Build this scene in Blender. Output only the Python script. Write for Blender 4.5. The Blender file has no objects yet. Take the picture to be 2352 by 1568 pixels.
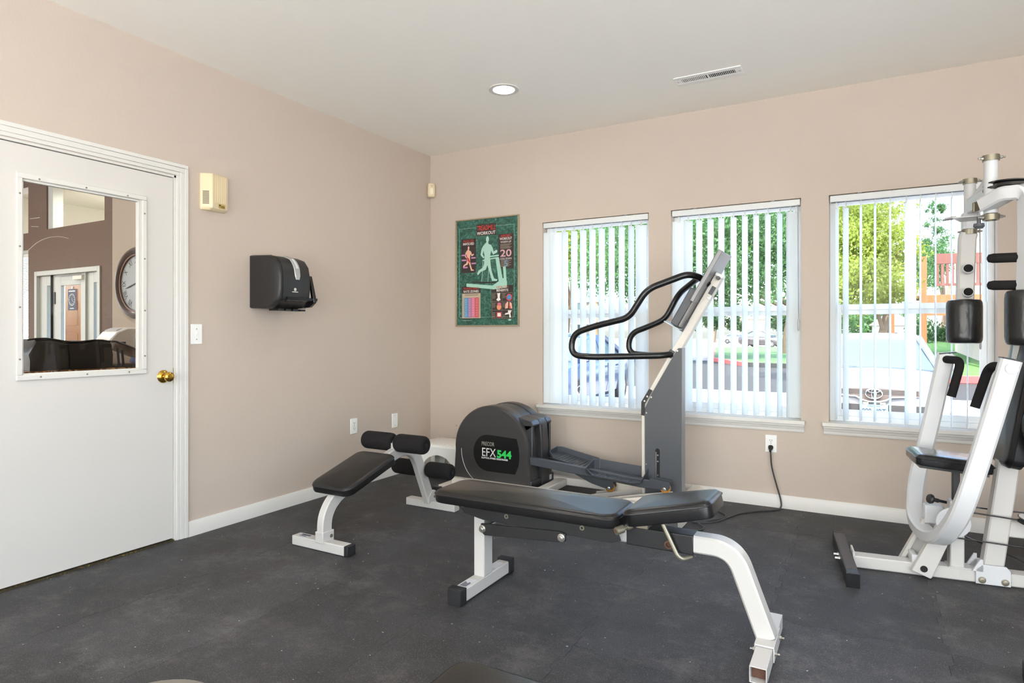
import bpy, bmesh, math, random
from mathutils import Vector, Matrix, noise
random.seed(7)
SC = bpy.context.scene
COL = SC.collection
R = math.radians
PI = math.pi

# ------------------------------------------------------------------ camera, sky, sun, exposure
cam = bpy.data.cameras.new('camera')
cam_o = bpy.data.objects.new('camera', cam); COL.objects.link(cam_o)
CAM = Vector((3.3753, -4.5329, 1.165)); YAW = 0.510898
cam_o.location = CAM
cam_o.rotation_euler = (PI/2, 0, YAW)
cam.sensor_width = 36.0; cam.sensor_fit = 'HORIZONTAL'
cam.lens = 36.0*1440.7/2352
cam.shift_y = (764.8-784)/2352
cam.clip_start = 0.05; cam.clip_end = 400
SC.camera = cam_o

W = bpy.data.worlds.new('world'); SC.world = W; W.use_nodes = True
nt = W.node_tree; nt.nodes.clear()
_o = nt.nodes.new('ShaderNodeOutputWorld'); _b = nt.nodes.new('ShaderNodeBackground')
_s = nt.nodes.new('ShaderNodeTexSky'); _s.sky_type = 'NISHITA'; _s.sun_disc = False
_s.sun_elevation = R(52); _s.sun_rotation = R(200); _s.air_density = 1.0; _s.dust_density = 3.0; _s.ozone_density = 1.0
nt.links.new(_s.outputs[0], _b.inputs[0]); nt.links.new(_b.outputs[0], _o.inputs[0])
_b.inputs[1].default_value = 1.15

SUN_E = 11
sun = bpy.data.lights.new('sun', 'SUN'); sun.energy = SUN_E; sun.angle = R(0.6); sun.color = (1.0, .96, .9)
sun_o = bpy.data.objects.new('sun', sun); COL.objects.link(sun_o)
_d = Vector((-.35, .55, -.95))           # travel direction of the sunlight: over the building from behind the camera
sun_o.rotation_euler = _d.to_track_quat('-Z', 'Y').to_euler()

SC.view_settings.view_transform = 'Standard'; SC.view_settings.look = 'None'
SC.view_settings.gamma = 1.0; SC.view_settings.use_curve_mapping = False
SC.view_settings.exposure = 0.1
SC.render.film_transparent = False
cy = SC.cycles
cy.use_denoising = True; cy.max_bounces = 10; cy.diffuse_bounces = 6; cy.glossy_bounces = 4
cy.transparent_max_bounces = 24; cy.transmission_bounces = 6; cy.sample_clamp_indirect = 6.0
cy.caustics_reflective = False; cy.caustics_refractive = False

# area lights added in the unseen invented windows, to fill the ceiling and walls
FILL_W = 36.0
def fill_light(name, loc, d, w, h, k=1.0):
    l = bpy.data.lights.new(name, 'AREA'); l.shape = 'RECTANGLE'; l.size = w; l.size_y = h; l.energy = FILL_W*k; l.color = (.95, .98, 1)
    o = bpy.data.objects.new(name, l); COL.objects.link(o); o.location = loc; o.rotation_euler = Vector(d).to_track_quat('-Z', 'Y').to_euler(); return o
for _x, _w in ((1.25, 1.6), (3.15, 1.6), (4.9, 1.3)): fill_light('window_daylight', (_x, -7.08, 1.25), (0, 1, .95), _w, 2.2)
for _y in (-5.9, -3.95): fill_light('window_daylight', (5.72, _y, 1.25), (-1, 0, .15), 1.6, 2.2, 1.0)
LAMP_W = 4.0      # each recessed ceiling lamp

# ------------------------------------------------------------------ materials
def lin(c):
    c = c/255.0
    return c/12.92 if c <= .04045 else ((c+.055)/1.055)**2.4
def srgb(r, g, b): return (lin(r), lin(g), lin(b), 1.0)

MATS = {}
def mat(name, col, rough=.5, metal=0.0, bump=0.0, bscale=80.0, var=0.0, vscale=4.0, spec=.5, coat=0.0, emit=None, estr=0.0, wear=None, sub=0.0):
    """principled material; bump = fine relief, var = tonal variation, wear = (colour, amount, scale) stains"""
    m = bpy.data.materials.new(name); m.use_nodes = True; t = m.node_tree
    b = t.nodes['Principled BSDF']
    if len(col) == 3: col = srgb(*col)
    b.inputs['Base Color'].default_value = col
    b.inputs['Roughness'].default_value = rough
    b.inputs['Metallic'].default_value = metal
    b.inputs['Specular IOR Level'].default_value = spec
    b.inputs['Coat Weight'].default_value = coat
    if emit is not None:
        b.inputs['Emission Color'].default_value = emit; b.inputs['Emission Strength'].default_value = estr
    if bump or var or wear:
        g = t.nodes.new('ShaderNodeNewGeometry')
    if bump:
        n = t.nodes.new('ShaderNodeTexNoise'); n.inputs['Scale'].default_value = bscale; n.inputs['Detail'].default_value = 3
        t.links.new(g.outputs['Position'], n.inputs['Vector'])
        bp = t.nodes.new('ShaderNodeBump'); bp.inputs['Strength'].default_value = bump; bp.inputs['Distance'].default_value = .004
        t.links.new(n.outputs['Fac'], bp.inputs['Height']); t.links.new(bp.outputs[0], b.inputs['Normal'])
    last = None
    if var:
        n2 = t.nodes.new('ShaderNodeTexNoise'); n2.inputs['Scale'].default_value = vscale; n2.inputs['Detail'].default_value = 5
        t.links.new(g.outputs['Position'], n2.inputs['Vector'])
        mx = t.nodes.new('ShaderNodeMix'); mx.data_type = 'RGBA'
        mx.inputs[6].default_value = tuple(c*(1-var) for c in col[:3])+(1,)
        mx.inputs[7].default_value = tuple(min(1, c*(1+var)) for c in col[:3])+(1,)
        t.links.new(n2.outputs['Fac'], mx.inputs[0]); last = mx.outputs[2]
    if wear:
        wc, amt, ws = wear
        n3 = t.nodes.new('ShaderNodeTexNoise'); n3.inputs['Scale'].default_value = ws; n3.inputs['Detail'].default_value = 8; n3.inputs['Roughness'].default_value = .75
        t.links.new(g.outputs['Position'], n3.inputs['Vector'])
        rp = t.nodes.new('ShaderNodeValToRGB'); rp.color_ramp.elements[0].position = 1-amt-.02; rp.color_ramp.elements[1].position = 1-amt+.06
        t.links.new(n3.outputs['Fac'], rp.inputs[0])
        mw = t.nodes.new('ShaderNodeMix'); mw.data_type = 'RGBA'
        if last is not None: t.links.new(last, mw.inputs[6])
        else: mw.inputs[6].default_value = col
        mw.inputs[7].default_value = wc
        t.links.new(rp.outputs[0], mw.inputs[0]); last = mw.outputs[2]
    if last is not None: t.links.new(last, b.inputs['Base Color'])
    MATS[name] = m
    return m

def glass_mat(name, tint=(1, 1, 1), ior=1.45, fac=None):
    m = bpy.data.materials.new(name); m.use_nodes = True; t = m.node_tree; t.nodes.clear()
    o = t.nodes.new('ShaderNodeOutputMaterial'); mx = t.nodes.new('ShaderNodeMixShader')
    tr = t.nodes.new('ShaderNodeBsdfTransparent'); gl = t.nodes.new('ShaderNodeBsdfGlossy'); fr = t.nodes.new('ShaderNodeFresnel')
    tr.inputs[0].default_value = tint+(1,); gl.inputs['Roughness'].default_value = 0.0; 
    ge = t.nodes.new('ShaderNodeNewGeometry'); mi = t.nodes.new('ShaderNodeMix'); mi.data_type = 'FLOAT'   # a thin pane reflects alike from both sides
    mi.inputs[2].default_value = ior; mi.inputs[3].default_value = 1/ior
    t.links.new(ge.outputs['Backfacing'], mi.inputs[0]); t.links.new(mi.outputs[0], fr.inputs[0])
    t.links.new(fr.outputs[0], mx.inputs[0]); t.links.new(tr.outputs[0], mx.inputs[1]); t.links.new(gl.outputs[0], mx.inputs[2])
    t.links.new(mx.outputs[0], o.inputs[0]); MATS[name] = m
    return m

M = {}
M['wall'] = mat('wall_paint', (194, 180, 167), .7, bump=.22, bscale=140, spec=.25)
M['ceil'] = mat('ceiling_paint', (247, 244, 235), .8, bump=.12, bscale=110, spec=.2)
M['trim'] = mat('trim_white', (214, 211, 205), .38, wear=(srgb(170, 165, 155), .22, 9))
M['door'] = mat('door_paint', (208, 204, 198), .32)
M['brass'] = mat('brass', (200, 160, 70), .18, 1.0)
M['steel'] = mat('steel', (190, 188, 182), .3, 1.0)
M['nickel'] = mat('nickel', (146, 139, 122), .4, .7)
M['plate'] = mat('white_plastic', (238, 238, 234), .3)
M['ivory'] = mat('ivory_plastic', (226, 208, 172), .4)
M['blackslot'] = mat('dark_slot', (22, 22, 22), .8)
M['blkplastic'] = mat('black_plastic', (32, 31, 31), .42, bump=.05, bscale=400)
M['blkgloss'] = mat('black_gloss_plastic', (24, 24, 25), .22)
M['vinyl'] = mat('black_vinyl', (17, 17, 18), .28, bump=.10, bscale=300, spec=.55)
M['vinyl2'] = mat('black_vinyl_soft', (20, 19, 19), .36, bump=.08, bscale=220, spec=.5)
M['crinkle'] = mat('crinkled_vinyl', (22, 22, 23), .3, bump=.5, bscale=38, spec=.55)
M['foam'] = mat('black_foam', (31, 29, 29), .92, bump=.25, bscale=500, spec=.2)
M['white'] = mat('white_powder_coat', (190, 187, 182), .3, wear=(srgb(150, 140, 128), .18, 14), spec=.5)
M['white2'] = mat('white_powder_coat_clean', (198, 199, 200), .28)
M['blkmetal'] = mat('black_steel', (30, 30, 31), .4, var=.2, vscale=12)
M['rubbercap'] = mat('black_rubber', (24, 25, 27), .6)
M['rust'] = mat('rusty_bore', (92, 62, 48), .8, var=.4, vscale=60)
M['charcoal'] = mat('charcoal_metal', (74, 76, 80), .45)
M['slate'] = mat('slate_metal', (66, 70, 76), .38)
M['slategrey'] = mat('grey_metal_edge', (128, 127, 126), .4)
M['hub'] = mat('hub_plastic', (54, 52, 51), .38, bump=.06, bscale=350)
M['hubtop'] = mat('hub_plastic_dark', (48, 48, 49), .36)
M['greige'] = mat('beige_metal', (214, 208, 198), .36)
M['silver'] = mat('silver_plastic', (168, 168, 170), .35, .4)
M['ledge'] = mat('pale_ledge', (206, 216, 216), .3)
M['amber'] = mat('amber_wheel', (196, 132, 44), .35)
M['cord'] = mat('cord_rubber', (58, 57, 56), .5)
M['blind'] = mat('blind_vinyl', (216, 218, 216), .45)
M['vinylw'] = mat('window_vinyl', (238, 240, 240), .35)
M['labelblk'] = mat('label_black', (12, 12, 12), .3)
M['ink_w'] = mat('ink_white', (225, 224, 218), .5)
M['ink_g'] = mat('ink_green', (40, 190, 80), .5)
M['ink_k'] = mat('ink_black', (30, 30, 32), .6)
M['paperlabel'] = mat('sticker_white', (205, 207, 212), .4)
M['inkblue'] = mat('ink_navy', (48, 58, 88), .5)
M['glass'] = glass_mat('window_glass', (.98, .99, .985), 1.22)
M['glassdoor'] = glass_mat('door_glass', (.96, .97, .96), 1.5)
M['lens'] = mat('lamp_lens', (255, 255, 255), .5, emit=(1, .97, .93, 1), estr=14)
M['pclear'] = mat('smoked_window', (150, 150, 150), .15)

def translucent_blind():
    m = bpy.data.materials.new('blind_translucent'); m.use_nodes = True; t = m.node_tree
    b = t.nodes['Principled BSDF']; b.inputs['Base Color'].default_value = srgb(247, 248, 247); b.inputs['Roughness'].default_value = .45
    tl = t.nodes.new('ShaderNodeBsdfTranslucent'); tl.inputs[0].default_value = srgb(244, 249, 250)
    mx = t.nodes.new('ShaderNodeMixShader'); mx.inputs[0].default_value = .55
    o = t.nodes['Material Output']
    t.links.new(b.outputs[0], mx.inputs[1]); t.links.new(tl.outputs[0], mx.inputs[2]); t.links.new(mx.outputs[0], o.inputs[0])
    return m
M['vane'] = translucent_blind()

def rubber_floor():
    m = bpy.data.materials.new('rubber_tile'); m.use_nodes = True; t = m.node_tree; N = t.nodes; L = t.links
    b = N['Principled BSDF']
    g = N.new('ShaderNodeNewGeometry'); oi = N.new('ShaderNodeObjectInfo')
    def nz(scale, detail, rough=.6):
        n = N.new('ShaderNodeTexNoise'); n.inputs['Scale'].default_value = scale; n.inputs['Detail'].default_value = detail; n.inputs['Roughness'].default_value = rough
        L.new(g.outputs['Position'], n.inputs['Vector']); return n.outputs['Fac']
    def ramp(f, p0, p1, c0, c1):
        r = N.new('ShaderNodeValToRGB'); e = r.color_ramp.elements
        e[0].position = p0; e[1].position = p1; e[0].color = c0; e[1].color = c1
        L.new(f, r.inputs[0]); return r.outputs[0]
    def mix(a, c, f, mode='MIX', fv=None):
        x = N.new('ShaderNodeMix'); x.data_type = 'RGBA'; x.blend_type = mode
        if fv is not None: x.inputs[0].default_value = fv
        else: L.new(f, x.inputs[0])
        for s, v in ((6, a), (7, c)):
            if isinstance(v, tuple): x.inputs[s].default_value = v
            else: L.new(v, x.inputs[s])
        return x.outputs[2]
    K = (0, 0, 0, 1); Wt = (1, 1, 1, 1)
    base = ramp(nz(2.2, 6, .7), .3, .72, srgb(40, 38, 38), srgb(62, 62, 65))
    base = mix(base, srgb(108, 105, 103), ramp(nz(3.6, 12, .84), .50, .72, K, (.7, .7, .7, 1)))      # dusty scuffs
    base = mix(base, srgb(34, 33, 34), ramp(nz(3.1, 4, .6), .58, .75, K, (.5, .5, .5, 1)))         # darker blotches
    grain = nz(210, 3, .6)
    base = mix(base, srgb(124, 125, 128), ramp(grain, .56, .74, K, (.75, .75, .75, 1)))               # granules
    base = mix(base, srgb(22, 22, 23), ramp(nz(250, 2, .5), .60, .80, K, (.7, .7, .7, 1)))
    base = mix(base, srgb(190, 190, 190), ramp(nz(52, 1, .5), .775, .79, K, (.8, .8, .8, 1)))       # specks of lint
    tone = N.new('ShaderNodeMapRange'); tone.inputs[3].default_value = .82; tone.inputs[4].default_value = 1.16
    L.new(oi.outputs['Random'], tone.inputs[0])
    vm = N.new('ShaderNodeVectorMath'); vm.operation = 'SCALE'; L.new(base, vm.inputs[0]); L.new(tone.outputs[0], vm.inputs['Scale'])
    L.new(vm.outputs[0], b.inputs['Base Color'])
    b.inputs['Roughness'].default_value = .62; b.inputs['Specular IOR Level'].default_value = .45
    bp = N.new('ShaderNodeBump'); bp.inputs['Strength'].default_value = .35; bp.inputs['Distance'].default_value = .003
    L.new(grain, bp.inputs['Height']); L.new(bp.outputs[0], b.inputs['Normal'])
    return m
M['rubber'] = rubber_floor()

# ------------------------------------------------------------------ geometry helpers
class MB:
    def __init__(s): s.v = []; s.f = []
    def add(s, vs, fs):
        k = len(s.v); s.v += [tuple(p) for p in vs]; s.f += [tuple(i+k for i in f) for f in fs]; return s
    def box(s, x0, x1, y0, y1, z0, z1):
        return s.add([(x0,y0,z0),(x1,y0,z0),(x1,y1,z0),(x0,y1,z0),(x0,y0,z1),(x1,y0,z1),(x1,y1,z1),(x0,y1,z1)],
                     [(0,3,2,1),(4,5,6,7),(0,1,5,4),(1,2,6,5),(2,3,7,6),(3,0,4,7)])
    def obox(s, c, size, ax, ay, az):
        c = Vector(c); ax, ay, az = Vector(ax).normalized()*size[0]/2, Vector(ay).normalized()*size[1]/2, Vector(az).normalized()*size[2]/2
        P = [c+sx*ax+sy*ay+sz*az for sz in (-1,1) for sx, sy in ((-1,-1),(1,-1),(1,1),(-1,1))]
        return s.add(P, [(0,3,2,1),(4,5,6,7),(0,1,5,4),(1,2,6,5),(2,3,7,6),(3,0,4,7)])
    def prism(s, pts, axis, a, b):
        n = len(pts)
        def P(p, t): return {'y': (p[0], t, p[1]), 'x': (t, p[0], p[1]), 'z': (p[0], p[1], t)}[axis]
        return s.add([P(p, a) for p in pts]+[P(p, b) for p in pts],
                     [tuple(range(n)), tuple(range(2*n-1, n-1, -1))]+[(i, i+n, (i+1)%n+n, (i+1)%n) for i in range(n)])
    def loft(s, rings, cap0=True, cap1=True, closed=False):
        n = len(rings[0]); vs = [p for r in rings for p in r]; fs = []
        m = len(rings)
        for k in range(m if closed else m-1):
            for i in range(n):
                a = k*n; b = ((k+1) % m)*n
                fs.append((a+i, a+(i+1)%n, b+(i+1)%n, b+i))
        if not closed:
            if cap0: fs.append(tuple(range(n-1, -1, -1)))
            if cap1: fs.append(tuple(range((m-1)*n, m*n)))
        return s.add(vs, fs)
    def tube(s, path, r, n=12, closed=False):
        path = [Vector(p) for p in path]; m = len(path); rings = []
        rr = r if isinstance(r, (list, tuple)) else [r]*m
        t0 = (path[1]-path[0]).normalized()
        nrm = t0.orthogonal().normalized()
        for i, p in enumerate(path):
            if closed: t = (path[(i+1) % m]-path[i-1]).normalized()
            elif i == 0: t = t0
            elif i == m-1: t = (path[-1]-path[-2]).normalized()
            else: t = ((path[i+1]-p).normalized()+(p-path[i-1]).normalized()).normalized()
            nrm = (nrm-t*nrm.dot(t)).normalized(); bi = t.cross(nrm)
            rings.append([p+rr[i]*(math.cos(2*PI*k/n)*nrm+math.sin(2*PI*k/n)*bi) for k in range(n)])
        return s.loft(rings, closed=closed)
    def rsweep(s, path, side, w, h, c=.006, open_end=False):
        """rectangular tube, w along `side`, h across it, corners chamfered by c"""
        path = [Vector(p) for p in path]; side = Vector(side).normalized(); rings = []
        m = len(path)
        for i, p in enumerate(path):
            if i == 0: t = (path[1]-p).normalized(); k = 1
            elif i == m-1: t = (p-path[i-1]).normalized(); k = 1
            else:
                a = (p-path[i-1]).normalized(); b = (path[i+1]-p).normalized(); t = (a+b).normalized(); k = 1/max(.4, t.dot(a))
            sd = (side-t*side.dot(t)).normalized(); up = t.cross(sd)
            ww, hh = w/2, h/2*k
            prof = [(-ww+c,-hh),(ww-c,-hh),(ww,-hh+c),(ww,hh-c),(ww-c,hh),(-ww+c,hh),(-ww,hh-c),(-ww,-hh+c)]
            rings.append([p+sd*x+up*y for x, y in prof])
        return s.loft(rings)
    def cyl(s, p0, p1, r, n=16, r2=None):
        p0, p1 = Vector(p0), Vector(p1)
        t = (p1-p0).normalized(); a = t.orthogonal().normalized(); b = t.cross(a); r2 = r if r2 is None else r2
        return s.loft([[q+rad*(math.cos(2*PI*k/n)*a+math.sin(2*PI*k/n)*b) for k in range(n)] for q, rad in ((p0, r), (p1, r2))])
    def lathe(s, prof, o, axis, n=24, cap0=True, cap1=True):
        o = Vector(o); t = Vector(axis).normalized(); a = t.orthogonal().normalized(); b = t.cross(a)
        return s.loft([[o+t*h+r*(math.cos(2*PI*k/n)*a+math.sin(2*PI*k/n)*b) for k in range(n)] for r, h in prof], cap0, cap1)
    def ring(s, ro, ri, h0, h1, o, axis, n=24):
        o = Vector(o); t = Vector(axis).normalized(); a = t.orthogonal().normalized(); b = t.cross(a)
        def c(r, h): return [o+t*h+r*(math.cos(2*PI*k/n)*a+math.sin(2*PI*k/n)*b) for k in range(n)]
        return s.loft([c(ro, h0), c(ro, h1), c(ri, h1), c(ri, h0)], closed=True)
    def quad(s, *p): return s.add(p, [tuple(range(len(p)))])

def rrect(w, h, r, n=5):
    r = max(.0005, min(r, w/2-1e-4, h/2-1e-4)); P = []
    for cx, cy_, a0 in ((w/2-r, h/2-r, 0), (-w/2+r, h/2-r, 90), (-w/2+r, -h/2+r, 180), (w/2-r, -h/2+r, 270)):
        for k in range(n+1):
            a = R(a0+90*k/n); P.append((cx+r*math.cos(a), cy_+r*math.sin(a)))
    return P

def pad(L_, W_, T, r, f, crown=.006, edge=.016, dents=None):
    """upholstered cushion L x W x T, corner radius r; f maps (x, y, z) to its place"""
    m = MB(); rings = []
    prof = [(.010, 0), (.002, .003), (0, .010), (0, T-edge), (-.0015, T-edge+.002), (0, T-edge+.004), (.004, T-edge*.45), (.012, T-edge*.12), (.024, T)]
    for i, z in prof:
        rings.append([f(x, y, z) for x, y in rrect(L_-2*i, W_-2*i, r-i*.6)])
    for k in (.75, .5, .25, .04):
        rings.append([f(x*k/1, y*k/1, T+crown*(1-k*k)) for x, y in rrect(L_-.05, W_-.05, r)])
    m.loft(rings)
    return m

def fillet(pts, rad, n=6):
    pts = [Vector(p) for p in pts]; out = [pts[0]]
    rad = rad if isinstance(rad, (list, tuple)) else [rad]*(len(pts)-2)
    for i in range(1, len(pts)-1):
        a, b, c = pts[i-1], pts[i], pts[i+1]; u = (a-b); v = (c-b)
        d = min(rad[i-1], u.length*.49, v.length*.49); p0 = b+u.normalized()*d; p2 = b+v.normalized()*d
        for k in range(n+1):
            t = k/n; out.append(p0*(1-t)**2+b*2*t*(1-t)+p2*t*t)
    out.append(pts[-1]); return out

def smooth_path(pts, n=6):
    P = [Vector(p) for p in pts]; P = [2*P[0]-P[1]]+P+[2*P[-1]-P[-2]]; out = []
    for i in range(1, len(P)-2):
        for k in range(n):
            t = k/n; a, b, c, d = P[i-1:i+3]
            out.append(.5*((2*b)+(-a+c)*t+(2*a-5*b+4*c-d)*t*t+(-a+3*b-3*c+d)*t**3))
    out.append(P[-2]); return out

# ------------------------------------------------------------------ object helpers
MW = {}
def finish(me, mb, m, smooth=35):
    me.from_pydata([tuple(v) for v in mb.v], [], mb.f)
    bm = bmesh.new(); bm.from_mesh(me); bmesh.ops.recalc_face_normals(bm, faces=bm.faces); bm.to_mesh(me); bm.free()
    if m is not None: me.materials.append(m)
    if smooth:
        me.shade_smooth(); me.set_sharp_from_angle(angle=R(smooth))
    me.update(); return me
def obj(name, mb, m, parent=None, bevel=0.0, smooth=35, local=False, label=None):
    """link one mesh object; points of mb are world points unless local (then the parent's own space)"""
    if parent is not None and not local:
        inv = MW[parent.name].inverted(); mb.v = [inv @ Vector(p) for p in mb.v]
    me = finish(bpy.data.meshes.new(name), mb, m, smooth)
    o = bpy.data.objects.new(name, me); COL.objects.link(o)
    if parent is not None: o.parent = parent; MW[o.name] = MW[parent.name]
    else: MW[o.name] = Matrix()
    if bevel:
        b = o.modifiers.new('bevel', 'BEVEL'); b.width = bevel; b.segments = 2; b.limit_method = 'ANGLE'; b.angle_limit = R(40)
    if label: o['label'] = label
    return o
def tag(o, label, cat, group=None):
    o['label'] = label; o['category'] = cat
    if group: o['group'] = group
    return o
def thing(name, loc, label, cat, group=None, rot=0.0):
    o = bpy.data.objects.new(name, None); COL.objects.link(o)
    o.location = loc; o.rotation_euler = (0, 0, rot); o.empty_display_size = .05
    MW[o.name] = Matrix.Translation(Vector(loc)) @ Matrix.Rotation(rot, 4, 'Z')
    return tag(o, label, cat, group)
def struct(name, mb, m, bevel=0.0, smooth=35):
    o = obj(name, mb, m, None, bevel, smooth); o['kind'] = 'structure'; return o
def text(name, body, size, o, xdir, ydir, m, parent, align='CENTER', wide=1.0, bold=0.0, local=False):
    """flat lettering as mesh, baseline point o, running along xdir with ydir up"""
    c = bpy.data.curves.new(name, 'FONT'); c.body = body; c.size = size; c.align_x = align; c.extrude = 0.0; c.offset = bold; c.space_character = 1.0; c.resolution_u = 3
    t = bpy.data.objects.new(name+'_tmp', c); COL.objects.link(t)
    dg = bpy.context.evaluated_depsgraph_get(); dg.update()
    me0 = t.evaluated_get(dg).to_mesh()
    X = Vector(xdir).normalized()*wide; Y = Vector(ydir).normalized(); o = Vector(o)
    mb = MB(); mb.add([o+X*v.co.x+Y*v.co.y for v in me0.vertices], [tuple(p.vertices) for p in me0.polygons])
    t.evaluated_get(dg).to_mesh_clear(); bpy.data.objects.remove(t); bpy.data.curves.remove(c)
    return obj(name, mb, m, parent, smooth=0, local=local)

# ================================================================== ROOM SHELL
RX, RY, H = 5.8, -7.2, 2.744
def breaks(a, b, cuts): return sorted({a, b, *[c for c in cuts if a < c < b]})
def holed(mb, u0, u1, z0, z1, holes, box):
    us = breaks(u0, u1, [h[0] for h in holes]+[h[1] for h in holes]); zs = breaks(z0, z1, [h[2] for h in holes]+[h[3] for h in holes])
    for a, b in zip(us, us[1:]):
        for c, d in zip(zs, zs[1:]):
            if not any(h[0] <= a and b <= h[1] and h[2] <= c and d <= h[3] for h in holes): box(mb, a, b, c, d)
    return mb
WIN = [(1.116, 1.991), (2.156, 3.016), (3.18, 4.05)]
SILL, HEAD = .592, 2.055
mb = holed(MB(), -.12, RX+.12, -.3, 2.86, [(a, b, SILL, HEAD) for a, b in WIN], lambda m, a, b, c, d: m.box(a, b, 0, .17, c, d))
struct('wall_back', mb, M['wall'], smooth=0)
DY0, DY1, DZ = -3.318, -2.378, 2.05
mb = holed(MB(), RY-.12, .3, -.3, 3.7, [(DY0, DY1, -.05, DZ)], lambda m, a, b, c, d: m.box(-.12, 0, a, b, c, d))
struct('wall_left', mb, M['wall'], smooth=0)
SIDEW = [(-6.75, -5.05, .05, 2.45), (-4.8, -3.1, .05, 2.45)]  # unseen side windows, invented to let light into the room
mb = holed(MB(), RY-.12, .0, -.3, 2.86, SIDEW, lambda m, a, b, c, d: m.box(RX, RX+.15, a, b, c, d))
struct('wall_right', mb, M['wall'], smooth=0)
REARW = [(.4, 2.1, .05, 2.45), (2.3, 4.0, .05, 2.45), (4.2, 5.6, .05, 2.45)]  # unseen rear windows, invented and made tall to light the ceiling
mb = holed(MB(), 0, RX, -.3, 2.86, REARW, lambda m, a, b, c, d: m.box(a, b, RY-.15, RY, c, d))
struct('wall_rear', mb, M['wall'], smooth=0)

# ceiling with round holes is kept a plain slab; the fittings sit in shallow cans below it
struct('ceiling', MB().box(0, RX, RY, 0, H, H+.1), M['ceil'], smooth=0)
struct('trim_roof', MB().box(-.05, RX+.5, RY-.5, .45, H+.12, H+.3), M['trim'], smooth=0)

# ------------------------------------------------ floor: interlocking rubber tiles on a slab
fl = struct('floor', MB().box(0, RX, RY, 0, -.06, -.009), M['blackslot'], smooth=0)
TS = .61; GX, GY = 3.645, -1.775
def teeth(n=7, d=.009):
    P = []
    for k in range(n):
        a, b = k/n, (k+1)/n; s = d if k % 2 == 0 else -d
        P += [(a+.012, s), (b-.012, s)]
    return P
TE = teeth()
def tile_outline(x0, y0, g=.0005):
    """jigsaw outline, each edge the neighbour's own edge shifted by one tile, pulled in by g"""
    out = [(x0+g, y0+g)]
    out += [(x0+t*TS, y0+o+g) for t, o in TE] + [(x0+TS-g, y0+g)]
    out += [(x0+TS+o-g, y0+t*TS) for t, o in TE] + [(x0+TS-g, y0+TS-g)]
    out += [(x0+t*TS, y0+TS+o-g) for t, o in reversed(TE)] + [(x0+g, y0+TS-g)]
    out += [(x0+o+g, y0+t*TS) for t, o in reversed(TE)]
    return out
def clip_poly(P, x0, x1, y0, y1):
    for ax, lim, sg in ((0, x0, 1), (0, x1, -1), (1, y0, 1), (1, y1, -1)):
        Q = []
        for i in range(len(P)):
            a, b = P[i-1], P[i]; da, db = (a[ax]-lim)*sg, (b[ax]-lim)*sg
            if (da >= 0) != (db >= 0):
                t = da/(da-db); Q.append((a[0]+(b[0]-a[0])*t, a[1]+(b[1]-a[1])*t))
            if db >= 0: Q.append(b)
        P = Q
        if not P: return P
    return P
full_tile = None
for i in range(-7, 5):
    for j in range(-10, 4):
        x0, y0 = GX+i*TS, GY+j*TS
        if x0+TS < .03 or x0 > RX-.03 or y0+TS < RY+.03 or y0 > -.03: continue
        whole = x0 > .03 and x0+TS < RX-.03 and y0 > RY+.03 and y0+TS < -.03
        if whole and full_tile is not None:
            o = bpy.data.objects.new('rubber_tile', full_tile); COL.objects.link(o)
            o.parent = fl; o.location = (x0, y0, random.uniform(-.0008, 0)); continue
        P = tile_outline(0, 0)
        if not whole: P = clip_poly(P, .001-x0, RX-.001-x0, RY+.001-y0, -.001-y0)
        o = obj('rubber_tile', MB().prism(P, 'z', -.008, 0), M['rubber'], fl, smooth=0)
        o.location = (x0, y0, 0)
        if whole: full_tile = o.data

# ------------------------------------------------ baseboards
BP = [(0, 0), (.015, 0), (.015, .064), (.006, .086), (0, .086)]
struct('baseboard_left', MB().prism(BP, 'y', -2.312, -.015), M['trim'])
struct('baseboard_back', MB().prism([(-a, b) for a, b in BP], 'x', 0, RX), M['trim'])
struct('baseboard_right', MB().prism([(RX-a, b) for a, b in BP], 'y', RY, -.015), M['trim'])
struct('baseboard_left_rear', MB().prism(BP, 'y', RY, -3.385), M['trim'])

# ------------------------------------------------ door casing (stepped moulding) and jamb
mb = MB()
steps = [(0, .021, .016), (.021, .047, .0125), (.047, .066, .009)]
for a, b, t in steps:
    mb.box(0, t, -2.313-b, -2.313-a, 0, 2.119-b+.0001)
    mb.box(0, t, -3.383+a, -3.383+b, 0, 2.119-b+.0001)
    mb.box(0, t, -3.383+a, -2.313-a, 2.119-b, 2.119-a)
struct('trim_1', mb, M['trim'], .0025)
mb = MB(); mb.box(-.12, 0, -2.3895, -2.378, 0, 2.05).box(-.12, 0, -3.318, -3.3065, 0, 2.05).box(-.12, 0, -3.318, -2.378, 2.0385, 2.05)
mb.box(-.07, -.05, -2.402, -2.3895, 0, 2.0385).box(-.07, -.05, -3.3065, -3.294, 0, 2.0385).box(-.07, -.05, -3.3065, -2.3895, 2.026, 2.0385)
struct('trim_2', mb, M['trim'])

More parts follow.
